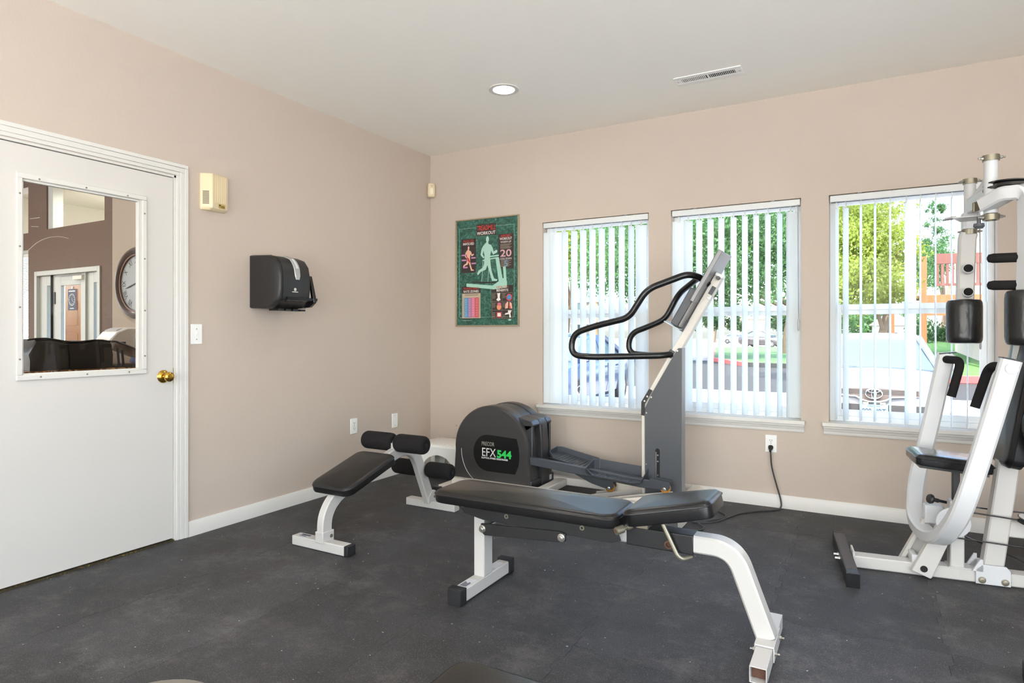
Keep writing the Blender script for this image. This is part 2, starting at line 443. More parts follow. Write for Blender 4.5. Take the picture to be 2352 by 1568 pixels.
# ------------------------------------------------ door leaf with a glazed panel
gy0, gy1, gz0, gz1 = -3.12, -2.577, .968, 1.877
mb = holed(MB(), -3.3035, -2.3925, .016, 2.034, [(gy0, gy1, gz0, gz1)], lambda m, a, b, c, d: m.box(-.046, -.006, a, b, c, d))
door = struct('door_1', mb, M['door'], smooth=0)
def frame_y(mb, x0, x1, y0, y1, z0, z1, w):
    mb.box(x0, x1, y0, y1, z1-w, z1).box(x0, x1, y0, y1, z0, z0+w).box(x0, x1, y0, y0+w, z0+w, z1-w).box(x0, x1, y1-w, y1, z0+w, z1-w); return mb
obj('glazing_frame', frame_y(MB(), -.006, .006, -3.142, -2.545, .947, 1.902, .024), M['trim'], door, .003)
obj('glazing_bead', frame_y(MB(), -.028, -.006, gy0, gy1, gz0, gz1, .010), M['trim'], door, .002)
obj('glass_pane', MB().quad((-.03, gy0, gz0), (-.03, gy1, gz0), (-.03, gy1, gz1), (-.03, gy0, gz1)), M['glassdoor'], door, smooth=0)
for y, z in [(-3.052,1.886),(-2.848,1.887),(-2.647,1.886),(-3.13,1.806),(-3.13,1.563),(-3.13,1.284),(-3.13,1.045),(-2.558,1.807),(-2.558,1.564),(-2.557,1.286),(-2.557,1.043),(-3.046,.96),(-2.844,.961),(-2.64,.961)]:
    obj('screw', MB().lathe([(.0045, 0), (.0045, .0015), (.002, .0025)], (.006, y, z), (1, 0, 0), 8), M['nickel'], door)
kn = obj('door_knob', MB().lathe([(.033, 0), (.033, .004), (.028, .009), (.013, .012), (.012, .030), (.022, .036), (.027, .048), (.026, .058), (.018, .064), (.010, .065)], (-.006, -2.447, .925), (1, 0, 0), 28), M['brass'], door, label='polished brass door knob')
obj('latch_plate', MB().box(-.05, -.004, -2.3925, -2.391, .885, .97), M['brass'], door)
obj('knob_rose', MB().lathe([(.036, 0), (.034, .003), (.03, .004)], (-.006, -2.447, .925), (1, 0, 0), 28), M['brass'], door)
sm_ = mat('scratch', (214, 206, 196), .5)
for pts in ([(-3.087, 1.546), (-3.046, 1.592), (-3.001, 1.621), (-2.954, 1.633), (-2.912, 1.630)], [(-3.075, 1.70), (-3.035, 1.712)], [(-3.07, 1.665), (-3.04, 1.668)]):
    obj('scratch', MB().tube(smooth_path([(-.0288, y, z) for y, z in pts], 5), .0007, 5), sm_, door)
# threshold strip: black reducer with a worn, gold-flecked edge
mt = mat('threshold_gold', (52, 46, 30), .6, wear=(srgb(168, 140, 62), .42, 70))
th = struct('trim_3', MB().box(-.12, .004, DY0+.012, DY1-.012, -.002, .009), mt)
struct('floor_door_gap', MB().box(-.12, 0, DY0, DY1, -.06, -.003), M['blackslot'], smooth=0)

# ------------------------------------------------ windows with stool, apron, sashes and panes
def frame_x(mb, x0, x1, z0, z1, y0, y1, wl, wr, wb, wt):
    mb.box(x0, x0+wl, y0, y1, z0, z1).box(x1-wr, x1, y0, y1, z0, z1).box(x0+wl, x1-wr, y0, y1, z0, z0+wb).box(x0+wl, x1-wr, y0, y1, z1-wt, z1); return mb
for k, (a, b) in enumerate(WIN):
    w = struct('window_%d' % (k+1), frame_x(MB(), a, b, SILL, HEAD, .086, .17, .034, .034, .034, .030), M['vinylw'], .003)
    up = obj('upper_sash', frame_x(MB(), a+.034, b-.034, 1.287, HEAD-.030, .128, .152, .018, .018, .040, .022), M['vinylw'], w, .002)
    lo = obj('lower_sash', frame_x(MB(), a+.034, b-.034, SILL+.034, 1.352, .098, .126, .034, .034, .040, .036), M['vinylw'], w, .002)
    obj('glass_pane', MB().quad((a+.05, .14, 1.325), (b-.05, .14, 1.325), (b-.05, .14, HEAD-.05), (a+.05, .14, HEAD-.05)), M['glass'], up, smooth=0)
    obj('glass_pane', MB().quad((a+.066, .112, SILL+.072), (b-.066, .112, SILL+.072), (b-.066, .112, 1.318), (a+.066, .112, 1.318)), M['glass'], lo, smooth=0)
    obj('sash_lock', MB().box((a+b)/2-.03, (a+b)/2+.03, .10, .124, 1.352, 1.364), M['vinylw'], lo, .003)
    st = MB().box(a-.038, b+.026, -.046, 0, SILL-.026, SILL).box(a+.001, b-.001, 0, .086, SILL-.026, SILL+.001)
    obj('window_stool', st, M['trim'], w, .004)
    ap = [(0, .513), (-.010, .513), (-.013, .520), (-.013, .532), (-.019, .536), (-.021, .546), (-.030, .556), (-.030, .566), (0, .566)]
    obj('window_apron', MB().prism(ap, 'x', a-.030, b+.020), M['trim'], w)
for k, (a, b, c, d) in enumerate(REARW):
    w = struct('window_%d' % (k+4), frame_x(MB(), a, b, c, d, RY-.13, RY-.05, .045, .045, .045, .045), M['vinylw'])
    obj('glass_pane', MB().box(a+.045, b-.045, RY-.092, RY-.088, c+.045, d-.045), M['glass'], w, smooth=0)
for k, (a, b, c, d) in enumerate(SIDEW):
    w = struct('window_%d' % (k+7), frame_y(MB(), RX+.05, RX+.12, a, b, c, d, .045), M['vinylw'])
    obj('glass_pane', MB().box(RX+.082, RX+.086, a+.045, b-.045, c+.045, d-.045), M['glass'], w, smooth=0)

# ------------------------------------------------ vertical blinds
def vane_mesh():
    n = 7; w = .089; prof = []
    for i in range(n):
        t = i/(n-1)-.5; prof.append((t*w, .0055*(1-4*t*t)))
    back = [(x, y+.0012) for x, y in reversed(prof)]
    m = MB().prism([(x, y) for x, y in prof+back], 'z', 0, 1.372)
    return finish(bpy.data.meshes.new('vane'), m, M['vane'], 50)
VM = vane_mesh()
CLIPM = finish(bpy.data.meshes.new('vane_clip'), MB().box(-.006, .006, -.003, .003, 1.365, 1.41), M['blind'], 0)
def blind(k, vanes, label, wand=None):
    a, b = WIN[k]
    t = thing('vertical_blind', ((a+b)/2, .03, SILL), label, 'blind')
    x0, x1 = a+.006, b-.006
    mbh = MB().box(x0, x1, .004, .050, 2.009, 2.050)
    obj('headrail', mbh, M['blind'], t, .003)
    obj('headrail_channel', MB().box(x0+.005, x1-.005, .020, .036, 2.0075, 2.0095), M['blackslot'], t)
    for x, phi in vanes:
        o = bpy.data.objects.new('vane', VM); COL.objects.link(o); o.parent = t
        o.location = (x-(a+b)/2, 0, .011); o.rotation_euler = (0, 0, R(phi))
        c = bpy.data.objects.new('vane_clip', CLIPM); COL.objects.link(c); c.parent = o
    for s in (.2, .8):
        obj('bracket', MB().box(a+(b-a)*s-.012, a+(b-a)*s+.012, .0, .05, 2.0495, 2.0545), M['slategrey'], t)
    if wand:
        x, zb = wand
        w = obj('wand', MB().cyl((x, -.012, 2.01), (x+.004, -.014, zb+.08), .0028, 8), M['pclear'], t)
        obj('wand_handle', MB().lathe([(.003, 0), (.0055, .01), (.006, .07), (.003, .085)], (x+.004, -.014, zb), (0, 0, 1), 10), M['silver'], w)
    return t
v1 = [(1.153, 14), (1.172, 18), (1.222, 24)]+[(x, 79) for x in (1.301, 1.382, 1.458, 1.536, 1.613, 1.693, 1.773, 1.848)]+[(1.925, 38)]
blind(0, v1, 'white vertical blind in the window left of the tall machine tower, vanes half open')
v2 = [(2.206, 12), (2.274, 60)]+[(x, 74) for x in (2.351, 2.43, 2.504, 2.586, 2.661, 2.734, 2.809, 2.883)]+[(2.950, 60), (2.985, 20)]
blind(1, v2, 'white vertical blind in the middle window above the plugged-in wall outlet', (2.998, 1.18))
v3 = [(3.222, 84), (3.276, 70)]+[(x, 82) for x in (3.361, 3.439, 3.521)]+[(3.606, 75), (3.679, 82), (3.757, 82), (3.837, 82), (3.915, 82)]
blind(2, v3, 'white vertical blind turned edge-on in the window behind the white multi-gym', (3.965, 1.07))

# ================================================================== WALL FITTINGS
# recessed lamps in the ceiling (one in view, the others light the rest of the room)
def downlight(x, y, label, group=None):
    t = thing('recessed_ceiling_light', (x, y, H), label, 'ceiling light', group)
    obj('trim_ring', MB().ring(.098, .070, 0, -.006, (x, y, H), (0, 0, 1), 40), M['trim'], t, .002)
    obj('lens', MB().lathe([(.071, -.002), (.071, -.004), (.03, -.007)], (x, y, H), (0, 0, 1), 40), M['lens'], t)
    l = bpy.data.lights.new('lamp', 'AREA'); l.shape = 'DISK'; l.size = .13; l.energy = LAMP_W; l.color = (1, .955, .89); l.spread = R(170)
    lo = bpy.data.objects.new('lamp', l); COL.objects.link(lo); lo.parent = t; lo.location = (0, 0, -.012)
downlight(1.342, -1.014, 'lit round recessed ceiling lamp nearest the room corner with the poster')
for x, y, s in ((1.342, -3.5, 'over the left bay'), (3.6, -2.3, 'over the front of the multi-gym'), (1.342, -6.0, 'by the left rear corner'), (3.6, -4.6, 'straight above the camera'), (3.6, -6.4, 'by the rear windows')):
    downlight(x, y, 'lit round recessed ceiling lamp '+s+', outside the frame', 'ceiling lamps out of the frame')

# supply register
t = thing('air_vent', (2.545, -.587, H), 'white louvred air register in the ceiling above the windows', 'vent')
vx0, vx1, vy0, vy1 = 2.345, 2.742, -.652, -.522
mb = MB().box(vx0, vx1, vy0, vy0+.035, H-.006, H).box(vx0, vx1, vy1-.035, vy1, H-.006, H).box(vx0, vx0+.04, vy0+.035, vy1-.035, H-.006, H).box(vx1-.04, vx1, vy0+.035, vy1-.035, H-.006, H)
mb.box(2.538, 2.550, vy0+.035, vy1-.035, H-.006, H)
obj('vent_frame', mb, M['plate'], t, .002)
obj('duct_opening', MB().box(vx0+.03, vx1-.03, vy0+.03, vy1-.03, H-.0012, H-.0002), M['blackslot'], t)
for k in range(30):
    x = vx0+.046+k*(vx1-vx0-.092)/29
    if abs(x-2.544) < .008: continue
    s = -.9 if x > 2.544 else -.35
    obj('louver', MB().obox((x, -.587, H-.0045), (.0078, .058, .0010), (1, 0, .75*s), (0, 1, 0), (-.75*s, 0, 1)), M['plate'], t, smooth=0)
for x in (vx0+.015, vx1-.015):
    obj('screw', MB().cyl((x, -.587, H-.006), (x, -.587, H-.008), .004, 8), M['nickel'], t)

# motion sensor tucked into the corner
t = thing('motion_sensor', (.03, -.03, 2.43), 'small cream motion sensor high in the room corner', 'sensor')
ax = Vector((1, -1, 0)).normalized(); sd = Vector((1, 1, 0)).normalized()
c0 = Vector((.026, -.026, 2.43)); rings = []
for s, z in ((.72, -.062), (.95, -.055), (1, -.03), (1, .03), (.95, .050), (.8, .058)):
    rings.append([c0+sd*(x*s)+ax*(y*s)+Vector((0, 0, z)) for x, y in ((-.016, -.012), (.016, -.012), (.036, .006), (.030, .026), (.012, .036), (-.012, .036), (-.030, .026), (-.036, .006))])
obj('housing', MB().loft(rings), M['ivory'], t, .002)
obj('sensor_lens', MB().obox(c0+ax*.0355+Vector((0, 0, -.012)), (.024, .003, .05), sd, ax, (0, 0, 1)), mat('sensor_lens', (236, 226, 200), .3), t, .001)
obj('indicator', MB().cyl(c0+ax*.034+Vector((0, 0, .033)), c0+ax*.0375+Vector((0, 0, .033)), .003, 10), M['inkblue'], t)

# chime box beside the door
t = thing('door_chime', (0, -2.153, 2.0), 'cream plastic chime box with a slotted grille, on the wall right of the door', 'door chime')
y0, y1, z0, z1 = -2.236, -2.075, 1.900, 2.098
P = [(0, y0), (.012, y0), (.055, y0+.034), (.061, y0+.042), (.061, y0+.047), (.056, y0+.056), (.046, y1-.012), (.040, y1-.003), (.030, y1), (0, y1)]
obj('cover', MB().loft([[(x*s, (y-(y0+y1)/2)*q+(y0+y1)/2, z) for x, y in P] for z, s, q in ((z0-.014, .66, .92), (z0-.002, .95, .99), (z0+.010, 1, 1), (z1-.004, 1, 1), (z1, .95, .99))]), M['ivory'], t, .003)
gd = Vector((.043, .034, 0)).normalized(); gn = Vector((gd.y, -gd.x, 0))
for k in range(10):
    obj('grille_slot', MB().obox(Vector((.0345, y0+.0178, 1.921+k*.0079)), (.036, .0016, .0036), gd, gn, (0, 0, 1)), M['blackslot'], t)
rd = Vector((-.010, y1-.012-y0-.056, 0)).normalized(); rn = Vector((rd.y, -rd.x, 0))
for k in range(6):
    q = .10+k*.15; p = Vector((.056-.010*q, y0+.056+(y1-.012-y0-.056)*q, 2.012))
    obj('rib', MB().obox(p+rn*.0006, (.004, .002, .155), rd, rn, (0, 0, 1)), M['ivory'], t)
bp_ = Vector((.0505, y0+.056+(y1-.012-y0-.056)*.58, 1.916))
lb = obj('maker_badge', MB().obox(bp_+rn*.0008, (.046, .0016, .024), rd, rn, (0, 0, 1)), mat('badge_gold', (196, 170, 96), .35, .6), t)
obj('badge_mark', MB().obox(bp_+rn*.0018-rd*.015+Vector((0, 0, .004)), (.010, .0008, .008), rd, rn, (0, 0, 1)), M['ink_k'], lb)
obj('badge_mark', MB().obox(bp_+rn*.0018+rd*.006-Vector((0, 0, .001)), (.026, .0008, .004), rd, rn, (0, 0, 1)), M['ink_k'], lb)
obj('badge_mark', MB().obox(bp_+rn*.0018+rd*.004-Vector((0, 0, .008)), (.030, .0008, .002), rd, rn, (0, 0, 1)), M['ink_k'], lb)

def wall_plate(name, label, cat, o, n, r, kind):
    """o centre on the wall, n out of the wall, r to the right as seen from the room"""
    t = thing(name, o, label, cat); o, n, r = Vector(o), Vector(n), Vector(r); u = Vector((0, 0, 1))
    obj('cover_plate', MB().obox(o+n*.003, (.072, .006, .116), r, n, u), M['plate'], t, .003)
    if kind == 'outlet':
        for s in (.020, -.020):
            f = obj('socket', MB().obox(o+n*.0065+u*s, (.034, .003, .029), r, n, u), M['plate'], t, .003)
            for q in (-.0065, .0065): obj('slot', MB().obox(o+n*.0082+u*(s+.003)+r*q, (.0026, .001, .009), r, n, u), M['blackslot'], f)
            obj('slot', MB().cyl(o+n*.0078+u*(s-.008), o+n*.0087+u*(s-.008), .0026, 10), M['blackslot'], f)
        obj('screw', MB().cyl(o+n*.006, o+n*.0075, .003, 10), M['nickel'], t)
    elif kind == 'switch':
        obj('toggle_base', MB().obox(o+n*.0065, (.014, .003, .028), r, n, u), M['plate'], t, .001)
        obj('toggle', MB().obox(o+n*.012+u*.004, (.008, .014, .009), r, n, (0, 0, 1)), M['plate'], t, .002)
        for s in (.030, -.030): obj('screw', MB().cyl(o+n*.006+u*s, o+n*.0075+u*s, .003, 10), M['nickel'], t)
    else:
        for s in (.041, -.041): obj('screw', MB().cyl(o+n*.006+u*s, o+n*.0075+u*s, .0032, 10), M['nickel'], t)
    return t
wall_plate('light_switch', 'white toggle light switch beside the door casing', 'switch', (0, -2.257, 1.159), (1, 0, 0), (0, 1, 0), 'switch')
wall_plate('wall_outlet', 'white duplex outlet low on the left wall, nothing plugged in', 'outlet', (0, -.97, .461), (1, 0, 0), (0, 1, 0), 'outlet')
wall_plate('blank_wall_plate', 'blank white cover plate low on the left wall near the corner', 'wall plate', (0, -.494, .446), (1, 0, 0), (0, 1, 0), 'blank')
wall_plate('wall_outlet', 'white outlet under the middle window with a black plug in it', 'outlet', (2.832, 0, .423), (0, -1, 0), (1, 0, 0), 'outlet')

# paper towel dispenser
t = thing('towel_dispenser', (0, -1.62, 1.33), 'black wall-mounted paper towel dispenser with a clear window strip', 'towel dispenser')
side = [(0, 1.322), (.15, 1.318), (.20, 1.330), (.262, 1.372), (.272, 1.44), (.272, 1.52), (.258, 1.585), (.222, 1.628), (.165, 1.648), (.0, 1.656)]
ya, yb = -1.894, -1.640
mb = MB().loft([[(x*s, y, 1.49+(z-1.49)*q) for x, z in side] for y, s, q in ((ya, .93, .97), (ya+.012, 1, 1), (yb-.02, 1, 1), (yb, .96, .985))])
obj('housing', mb, M['blkplastic'], t, .004)
obj('side_seam', MB().tube([(x*1.006, ya+.028, 1.49+(z-1.49)*1.006) for x, z in side[2:]], .0018, 6), M['blkgloss'], t)
# clear window following the curve of the front
wp = [(.2735, 1.500), (.2735, 1.525), (.2665, 1.568), (.2585, 1.588), (.243, 1.611), (.224, 1.630), (.19, 1.643), (.160, 1.652)]
mb = MB()
rings = []
yc = -1.752
for i, (x, z) in enumerate(wp):
    w = (.014, .022, .024, .024, .024, .023, .022, .020)[i]
    nx, nz = Vector((x-.12, z-1.45)).normalized()
    rings.append([(x+nx*d, yc+s*w, z+nz*d) for s, d in ((-1, -.002), (-.8, .003), (.8, .003), (1, -.002))])
obj('level_window', mb.loft(rings), mat('clear_window_strip', (168, 168, 166), .15, .1), t, label='clear level window strip')
obj('window_band', MB().loft([[(p[0]+.0006, yc+.0, p[2]) if 0 else (p[0], yc+(p[1]-yc)*.35, p[2]+.0) for p in [(q[0]+.0018, q[1], q[2]+.0018) for q in r]] for r in rings[2:6]]), mat('window_shine', (205, 205, 203), .2), t)  # paler band painted along the level window as its shine
lg = obj('maker_mark', MB().ring(.0095, .0065, 0, .0008, (.2725, yc-.02, 1.438), (1, 0, 0), 20), M['ink_w'], t)
obj('mark_bar', MB().box(.2722, .2733, yc-.0225, yc-.0175, 1.433, 1.443), M['ink_w'], lg)
obj('mark_line', MB().box(.270, .2735, yc-.042, yc+.002, 1.4205, 1.4245), M['ink_w'], lg)
# right flap with its recessed shadowed cheek, and the toothed outlet under it
fl_side = [(.06, 1.322), (.20, 1.326), (.268, 1.360), (.262, 1.40), (.236, 1.53), (.215, 1.60), (.06, 1.60)]
obj('side_cheek', MB().prism([(x*.9, z) for x, z in fl_side], 'y', yb, -1.622), M['blkplastic'], t, .004)
obj('lever', MB().prism([(.10, 1.324), (.24, 1.332), (.282, 1.362), (.276, 1.40), (.240, 1.535), (.226, 1.532), (.252, 1.39), (.232, 1.352), (.10, 1.345)], 'y', -1.626, -1.604), M['blkgloss'], t, .003)
obj('towel_slot', MB().prism([(.16, 1.326), (.272, 1.372), (.276, 1.388), (.262, 1.392), (.15, 1.345)], 'y', ya+.06, yb+.05), M['blkgloss'], t)
for k in range(4):
    obj('tear_tooth', MB().box(.12, .205, ya+.05+k*.058, ya+.092+k*.058, 1.306, 1.318), M['blkgloss'], t)

# ================================================================== POSTER
t = thing('workout_poster', (.593, 0, 1.22), 'framed green workout poster of a runner on a treadmill, on the back wall', 'poster')
px0, px1, pz0, pz1 = .280, .906, 1.222, 2.143
mb = MB(); fw = .011
mb.box(px0, px1, -.016, 0, pz0, pz0+fw).box(px0, px1, -.016, 0, pz1-fw, pz1).box(px0, px0+fw, -.016, 0, pz0+fw, pz1-fw).box(px1-fw, px1, -.016, 0, pz0+fw, pz1-fw)
obj('picture_frame', mb, mat('frame_champagne', (176, 160, 134), .35, .5), t, .002)
def marble():
    m = bpy.data.materials.new('green_marble_print'); m.use_nodes = True; q = m.node_tree; b = q.nodes['Principled BSDF']; b.inputs['Roughness'].default_value = .22
    g = q.nodes.new('ShaderNodeNewGeometry'); n = q.nodes.new('ShaderNodeTexNoise'); n.inputs['Scale'].default_value = 48; n.inputs['Detail'].default_value = 9; n.inputs['Roughness'].default_value = .72; n.inputs['Distortion'].default_value = 1.2
    r = q.nodes.new('ShaderNodeValToRGB'); e = r.color_ramp.elements; e[0].position = .36; e[0].color = srgb(34, 58, 53); e[1].position = .68; e[1].color = srgb(96, 152, 134)
    x = e.new(.52); x.color = srgb(52, 98, 84)
    q.links.new(g.outputs['Position'], n.inputs['Vector']); q.links.new(n.outputs['Fac'], r.inputs[0]); q.links.new(r.outputs[0], b.inputs['Base Color']); return m
obj('printed_sheet', MB().box(px0+fw, px1-fw, -.009, -.002, pz0+fw, pz1-fw), marble(), t, smooth=0)
# printed artwork, measured as fractions (u right, v down) of the sheet
SW, SH = px1-px0-2*fw, pz1-pz0-2*fw
LAYER = [0]
def PU(u, v, k=0): return Vector((px0+fw+u*SW, -.0094-.0008*k-LAYER[0]*3e-6, pz1-fw-v*SH))
def shape(name, pts, m, k=0, parent=None):
    LAYER[0] += 1
    P = [PU(u, v, k) for u, v in pts]; q = [p+Vector((0, .0002, 0)) for p in P]; n = len(P)
    return obj(name, MB().add(P+q, [tuple(range(n)), tuple(range(2*n-1, n-1, -1))]+[(i, (i+1) % n, (i+1) % n+n, i+n) for i in range(n)]), m, parent or t, smooth=0)
def rc(u0, v0, u1, v1): return [(u0, v0), (u1, v0), (u1, v1), (u0, v1)]
D = mat('print_dark', (58, 50, 50), .3); PR = mat('print_red', (206, 70, 58), .4); PW = mat('print_white', (236, 228, 220), .4); PK = mat('print_skin', (226, 176, 152), .4)
PB = mat('print_blue', (58, 140, 186), .4); PV = mat('print_violet', (150, 108, 160), .4); PP = mat('print_pink', (206, 104, 132), .4); PC = mat('print_crimson', (196, 66, 74), .4)
PT = mat('print_tan', (188, 172, 148), .4); PG = mat('print_pale_green', (160, 204, 186), .4); PO = mat('print_orange', (226, 150, 110), .4); PM = mat('print_mauve', (188, 130, 172), .4)
def ptext(body, u, v, h, m, wide=1.0, k=2, al='CENTER', bold=.0, parent=None): return text('lettering', body, h*SH, PU(u, v, k), (1, 0, 0), (0, 0, 1), m, parent or t, al, wide, bold)
def line(name, pts, wd, m, k=1, parent=None):
    LAYER[0] += 1
    P = [PU(u, v, k) for u, v in pts]; mb = MB()
    for a, b in zip(P, P[1:]): mb.obox((a+b)/2, ((b-a).length+wd*.6, .0003, wd), b-a, (0, 1, 0), (b-a).cross(Vector((0, 1, 0))))
    return obj(name, mb, m, parent or t, smooth=0)
line('printed_rule', [(.045, .965-.04), (.045, .075), (.33, .075)], .0016, PG); line('printed_rule', [(.64, .075), (.945, .075), (.945, .925), (.045, .925)], .0016, PG)
a1 = shape('title_panel', rc(.335, .045, .655, .155), D, 0)
ptext('TREADMILL', .495, .106, .066, PR, .60, bold=.0002, parent=a1); ptext('WORKOUT', .495, .147, .042, PW, .92, bold=.0004, parent=a1)
a2 = shape('muscle_panel', rc(.075, .175, .325, .500), D, 0)
ptext('MUSCLES', .20, .208, .032, PR, .88, parent=a2); ptext('INVOLVED', .20, .234, .032, PW, .82, bold=.0003, parent=a2)
a3 = shape('aerobic_panel', rc(.690, .155, .935, .480), D, 0)
ptext('AEROBIC', .812, .186, .032, PR, .86, parent=a3); ptext('WORKOUT', .812, .212, .032, PW, .78, bold=.0003, parent=a3); ptext('WARM-UP', .812, .240, .026, PW, .95, parent=a3)
for r_ in range(5): line('printed_rule', [(.725, .252+r_*.0095), (.905-(r_ % 3)*.02, .252+r_*.0095)], .0022, PT, 2, a3)
ptext('20', .812, .366, .092, mat('print_rose', (214, 170, 178), .4), 1.35, bold=.0012, parent=a3)
ptext('COOL DOWN', .812, .396, .026, PW, .76, parent=a3); ptext('5', .815, .458, .080, PB, 1.2, bold=.001, parent=a3)
for r_ in range(6): line('printed_rule', [(.735, .405+r_*.0105), (.895-(r_ % 2)*.03, .405+r_*.0105)], .0022, PT, 3, a3)
def runner(m, cx, top, h, k, parent, wd=.62):
    """a running figure: torso, head, two arms, two legs (outline in fractions of its height)"""
    def S(pts): return [(cx+x*h*wd*SH/SW, top+y*h) for x, y in pts]
    shape('figure_head', S([(.03+.062*math.cos(2*PI*i/14), .070+.070*math.sin(2*PI*i/14)) for i in range(14)]), m, k, parent)
    shape('figure_torso', S([(-.02, .13), (.06, .13), (.075, .17), (.19, .20), (.20, .27), (.15, .40), (.13, .52), (-.10, .53), (-.09, .42), (-.14, .30), (-.15, .21)]), m, k, parent)
    shape('figure_arm', S([(-.15, .20), (-.22, .28), (-.26, .40), (-.14, .48), (-.09, .46), (-.17, .39), (-.13, .30), (-.08, .24)]), m, k, parent)
    shape('figure_arm', S([(.18, .20), (.25, .27), (.28, .345), (.40, .31), (.44, .335), (.42, .37), (.27, .41), (.21, .36), (.16, .28)]), m, k, parent)
    shape('figure_leg', S([(-.02, .50), (.14, .50), (.17, .66), (.20, .76), (.30, .93), (.44, .955), (.42, .985), (.22, .985), (.12, .80), (.03, .64)]), m, k, parent)
    shape('figure_leg', S([(-.11, .50), (.06, .52), (.02, .64), (-.04, .73), (-.24, .77), (-.36, .84), (-.41, .81), (-.34, .74), (-.16, .68), (-.11, .60)]), m, k, parent)
tm = shape('treadmill_deck', [(.165, .600), (.60, .630), (.60, .665), (.165, .632)], PG, 1)
shape('treadmill_belt', [(.27, .585), (.66, .60), (.66, .61), (.27, .597)], D, 2, tm)
shape('treadmill_motor', [(.60, .63), (.72, .585), (.80, .555), (.83, .60), (.83, .655), (.60, .668)], PG, 1, tm)
shape('treadmill_upright', [(.645, .37), (.70, .37), (.77, .60), (.70, .60)], PG, 1, tm); shape('treadmill_upright', [(.765, .46), (.81, .46), (.825, .60), (.785, .60)], PG, 1, tm)
shape('treadmill_rail', [(.52, .352), (.70, .345), (.70, .358), (.52, .366)], PG, 2, tm); shape('treadmill_rail', [(.43, .385), (.69, .366), (.69, .377), (.44, .396)], PG, 1, tm)
line('treadmill_post', [(.42, .60), (.44, .40)], .004, PG, 1, tm); line('treadmill_post', [(.52, .60), (.54, .45)], .004, PG, 1, tm)
runner(mat('print_figure_green', (168, 206, 190), .4), .505, .165, .43, 3, t)
runner(PK, .195, .245, .240, 2, a2); shape('thigh_muscle', [(.170, .345), (.205, .36), (.235, .395), (.225, .405), (.185, .385)], PC, 4, a2)
for u, v in ((.085, .322), (.085, .370), (.245, .352), (.25, .405), (.11, .440)): shape('caption_bar', rc(u, v, u+.075, v+.014), PM, 2, a2)
a4 = shape('heart_rate_panel', rc(.082, .632, .405, .940), D, 0)
ptext('TRAINING HEART', .243, .660, .029, PR, .74, parent=a4); ptext('RATE ZONES', .243, .688, .030, PW, .98, bold=.0003, parent=a4)
shape('chart_sheet', rc(.090, .697, .400, .933), PT, 1, a4)
for r_ in range(2): line('printed_rule', [(.14, .707+r_*.010), (.36, .707+r_*.010)], .0026, D, 2, a4)
for c_, m_ in enumerate((PB, PV, PP, PC)):
    shape('chart_column', rc(.128+c_*.061, .738, .128+(c_+1)*.061, .925), m_, 2, a4)
    for r_ in range(11): line('chart_figure', [(.140+c_*.061, .752+r_*.0158), (.177+c_*.061, .752+r_*.0158)], .0026, PW, 3, a4)
for r_ in range(12):
    for u in (.112, .386): line('chart_figure', [(u-.007, .745+r_*.0158), (u+.005, .745+r_*.0158)], .0024, D, 2, a4)
a5 = shape('health_panel', rc(.580, .632, .925, .945), D, 0)
ptext('HEALTH', .757, .658, .031, PR, 1.15, parent=a5); ptext('BENEFITS', .757, .688, .031, PW, 1.0, bold=.0003, parent=a5)
for v in (.702, .782, .862, .938): line('printed_rule', [(.592, v), (.915, v)], .0012, PT, 1, a5)
for u in (.592, .752, .915): line('printed_rule', [(u, .702), (u, .938)], .0012, PT, 1, a5)
for cx_, cy_ in ((.60, .712), (.765, .712), (.60, .797), (.765, .797), (.60, .885), (.765, .905)):
    for r_ in range(4 if cy_ < .9 else 2): line('caption_line', [(cx_, cy_+r_*.012), (cx_+.05-(r_ % 2)*.012, cy_+r_*.012)], .0022, PT, 2, a5)
shape('foot_picture', [(.675, .704), (.725, .704), (.715, .742), (.730, .768), (.690, .778), (.660, .765), (.684, .745)], PW, 2, a5)
def ell(cx_, cy_, ru, rv, n=16): return [(cx_+ru*math.cos(2*PI*i/n), cy_+rv*math.sin(2*PI*i/n)) for i in range(n)]
shape('bulb_picture', ell(.865, .745, .048, .033), PC, 2, a5); shape('bulb_picture', [(.845, .765), (.83, .745), (.855, .722), (.88, .722), (.90, .745), (.885, .765)], PB, 3, a5)
shape('heart_picture', ell(.705, .832, .037, .028), PO, 2, a5); shape('heart_picture', [(.675, .80), (.70, .79), (.735, .795), (.74, .82), (.69, .82)], PP, 3, a5)
shape('lung_picture', [(.855, .79), (.845, .845), (.80, .850), (.805, .81), (.835, .785)], PK, 2, a5); shape('lung_picture', [(.870, .785), (.905, .80), (.915, .85), (.875, .848)], PK, 2, a5); shape('lung_picture', [(.862, .80), (.895, .845), (.862, .848)], PC, 3, a5)
shape('block_picture', rc(.665, .880, .745, .928), PC, 2, a5); shape('block_picture', rc(.680, .888, .732, .920), PW, 3, a5)
shape('leg_picture', [(.845, .866), (.905, .866), (.885, .895), (.895, .930), (.87, .932), (.865, .90), (.80, .905), (.80, .893), (.85, .885)], PW, 2, a5)
line('small_print', [(.085, .955), (.25, .955)], .0022, PG, 1); shape('publisher_mark', [(.84, .953), (.875, .943), (.905, .953), (.875, .963)], PG, 1)

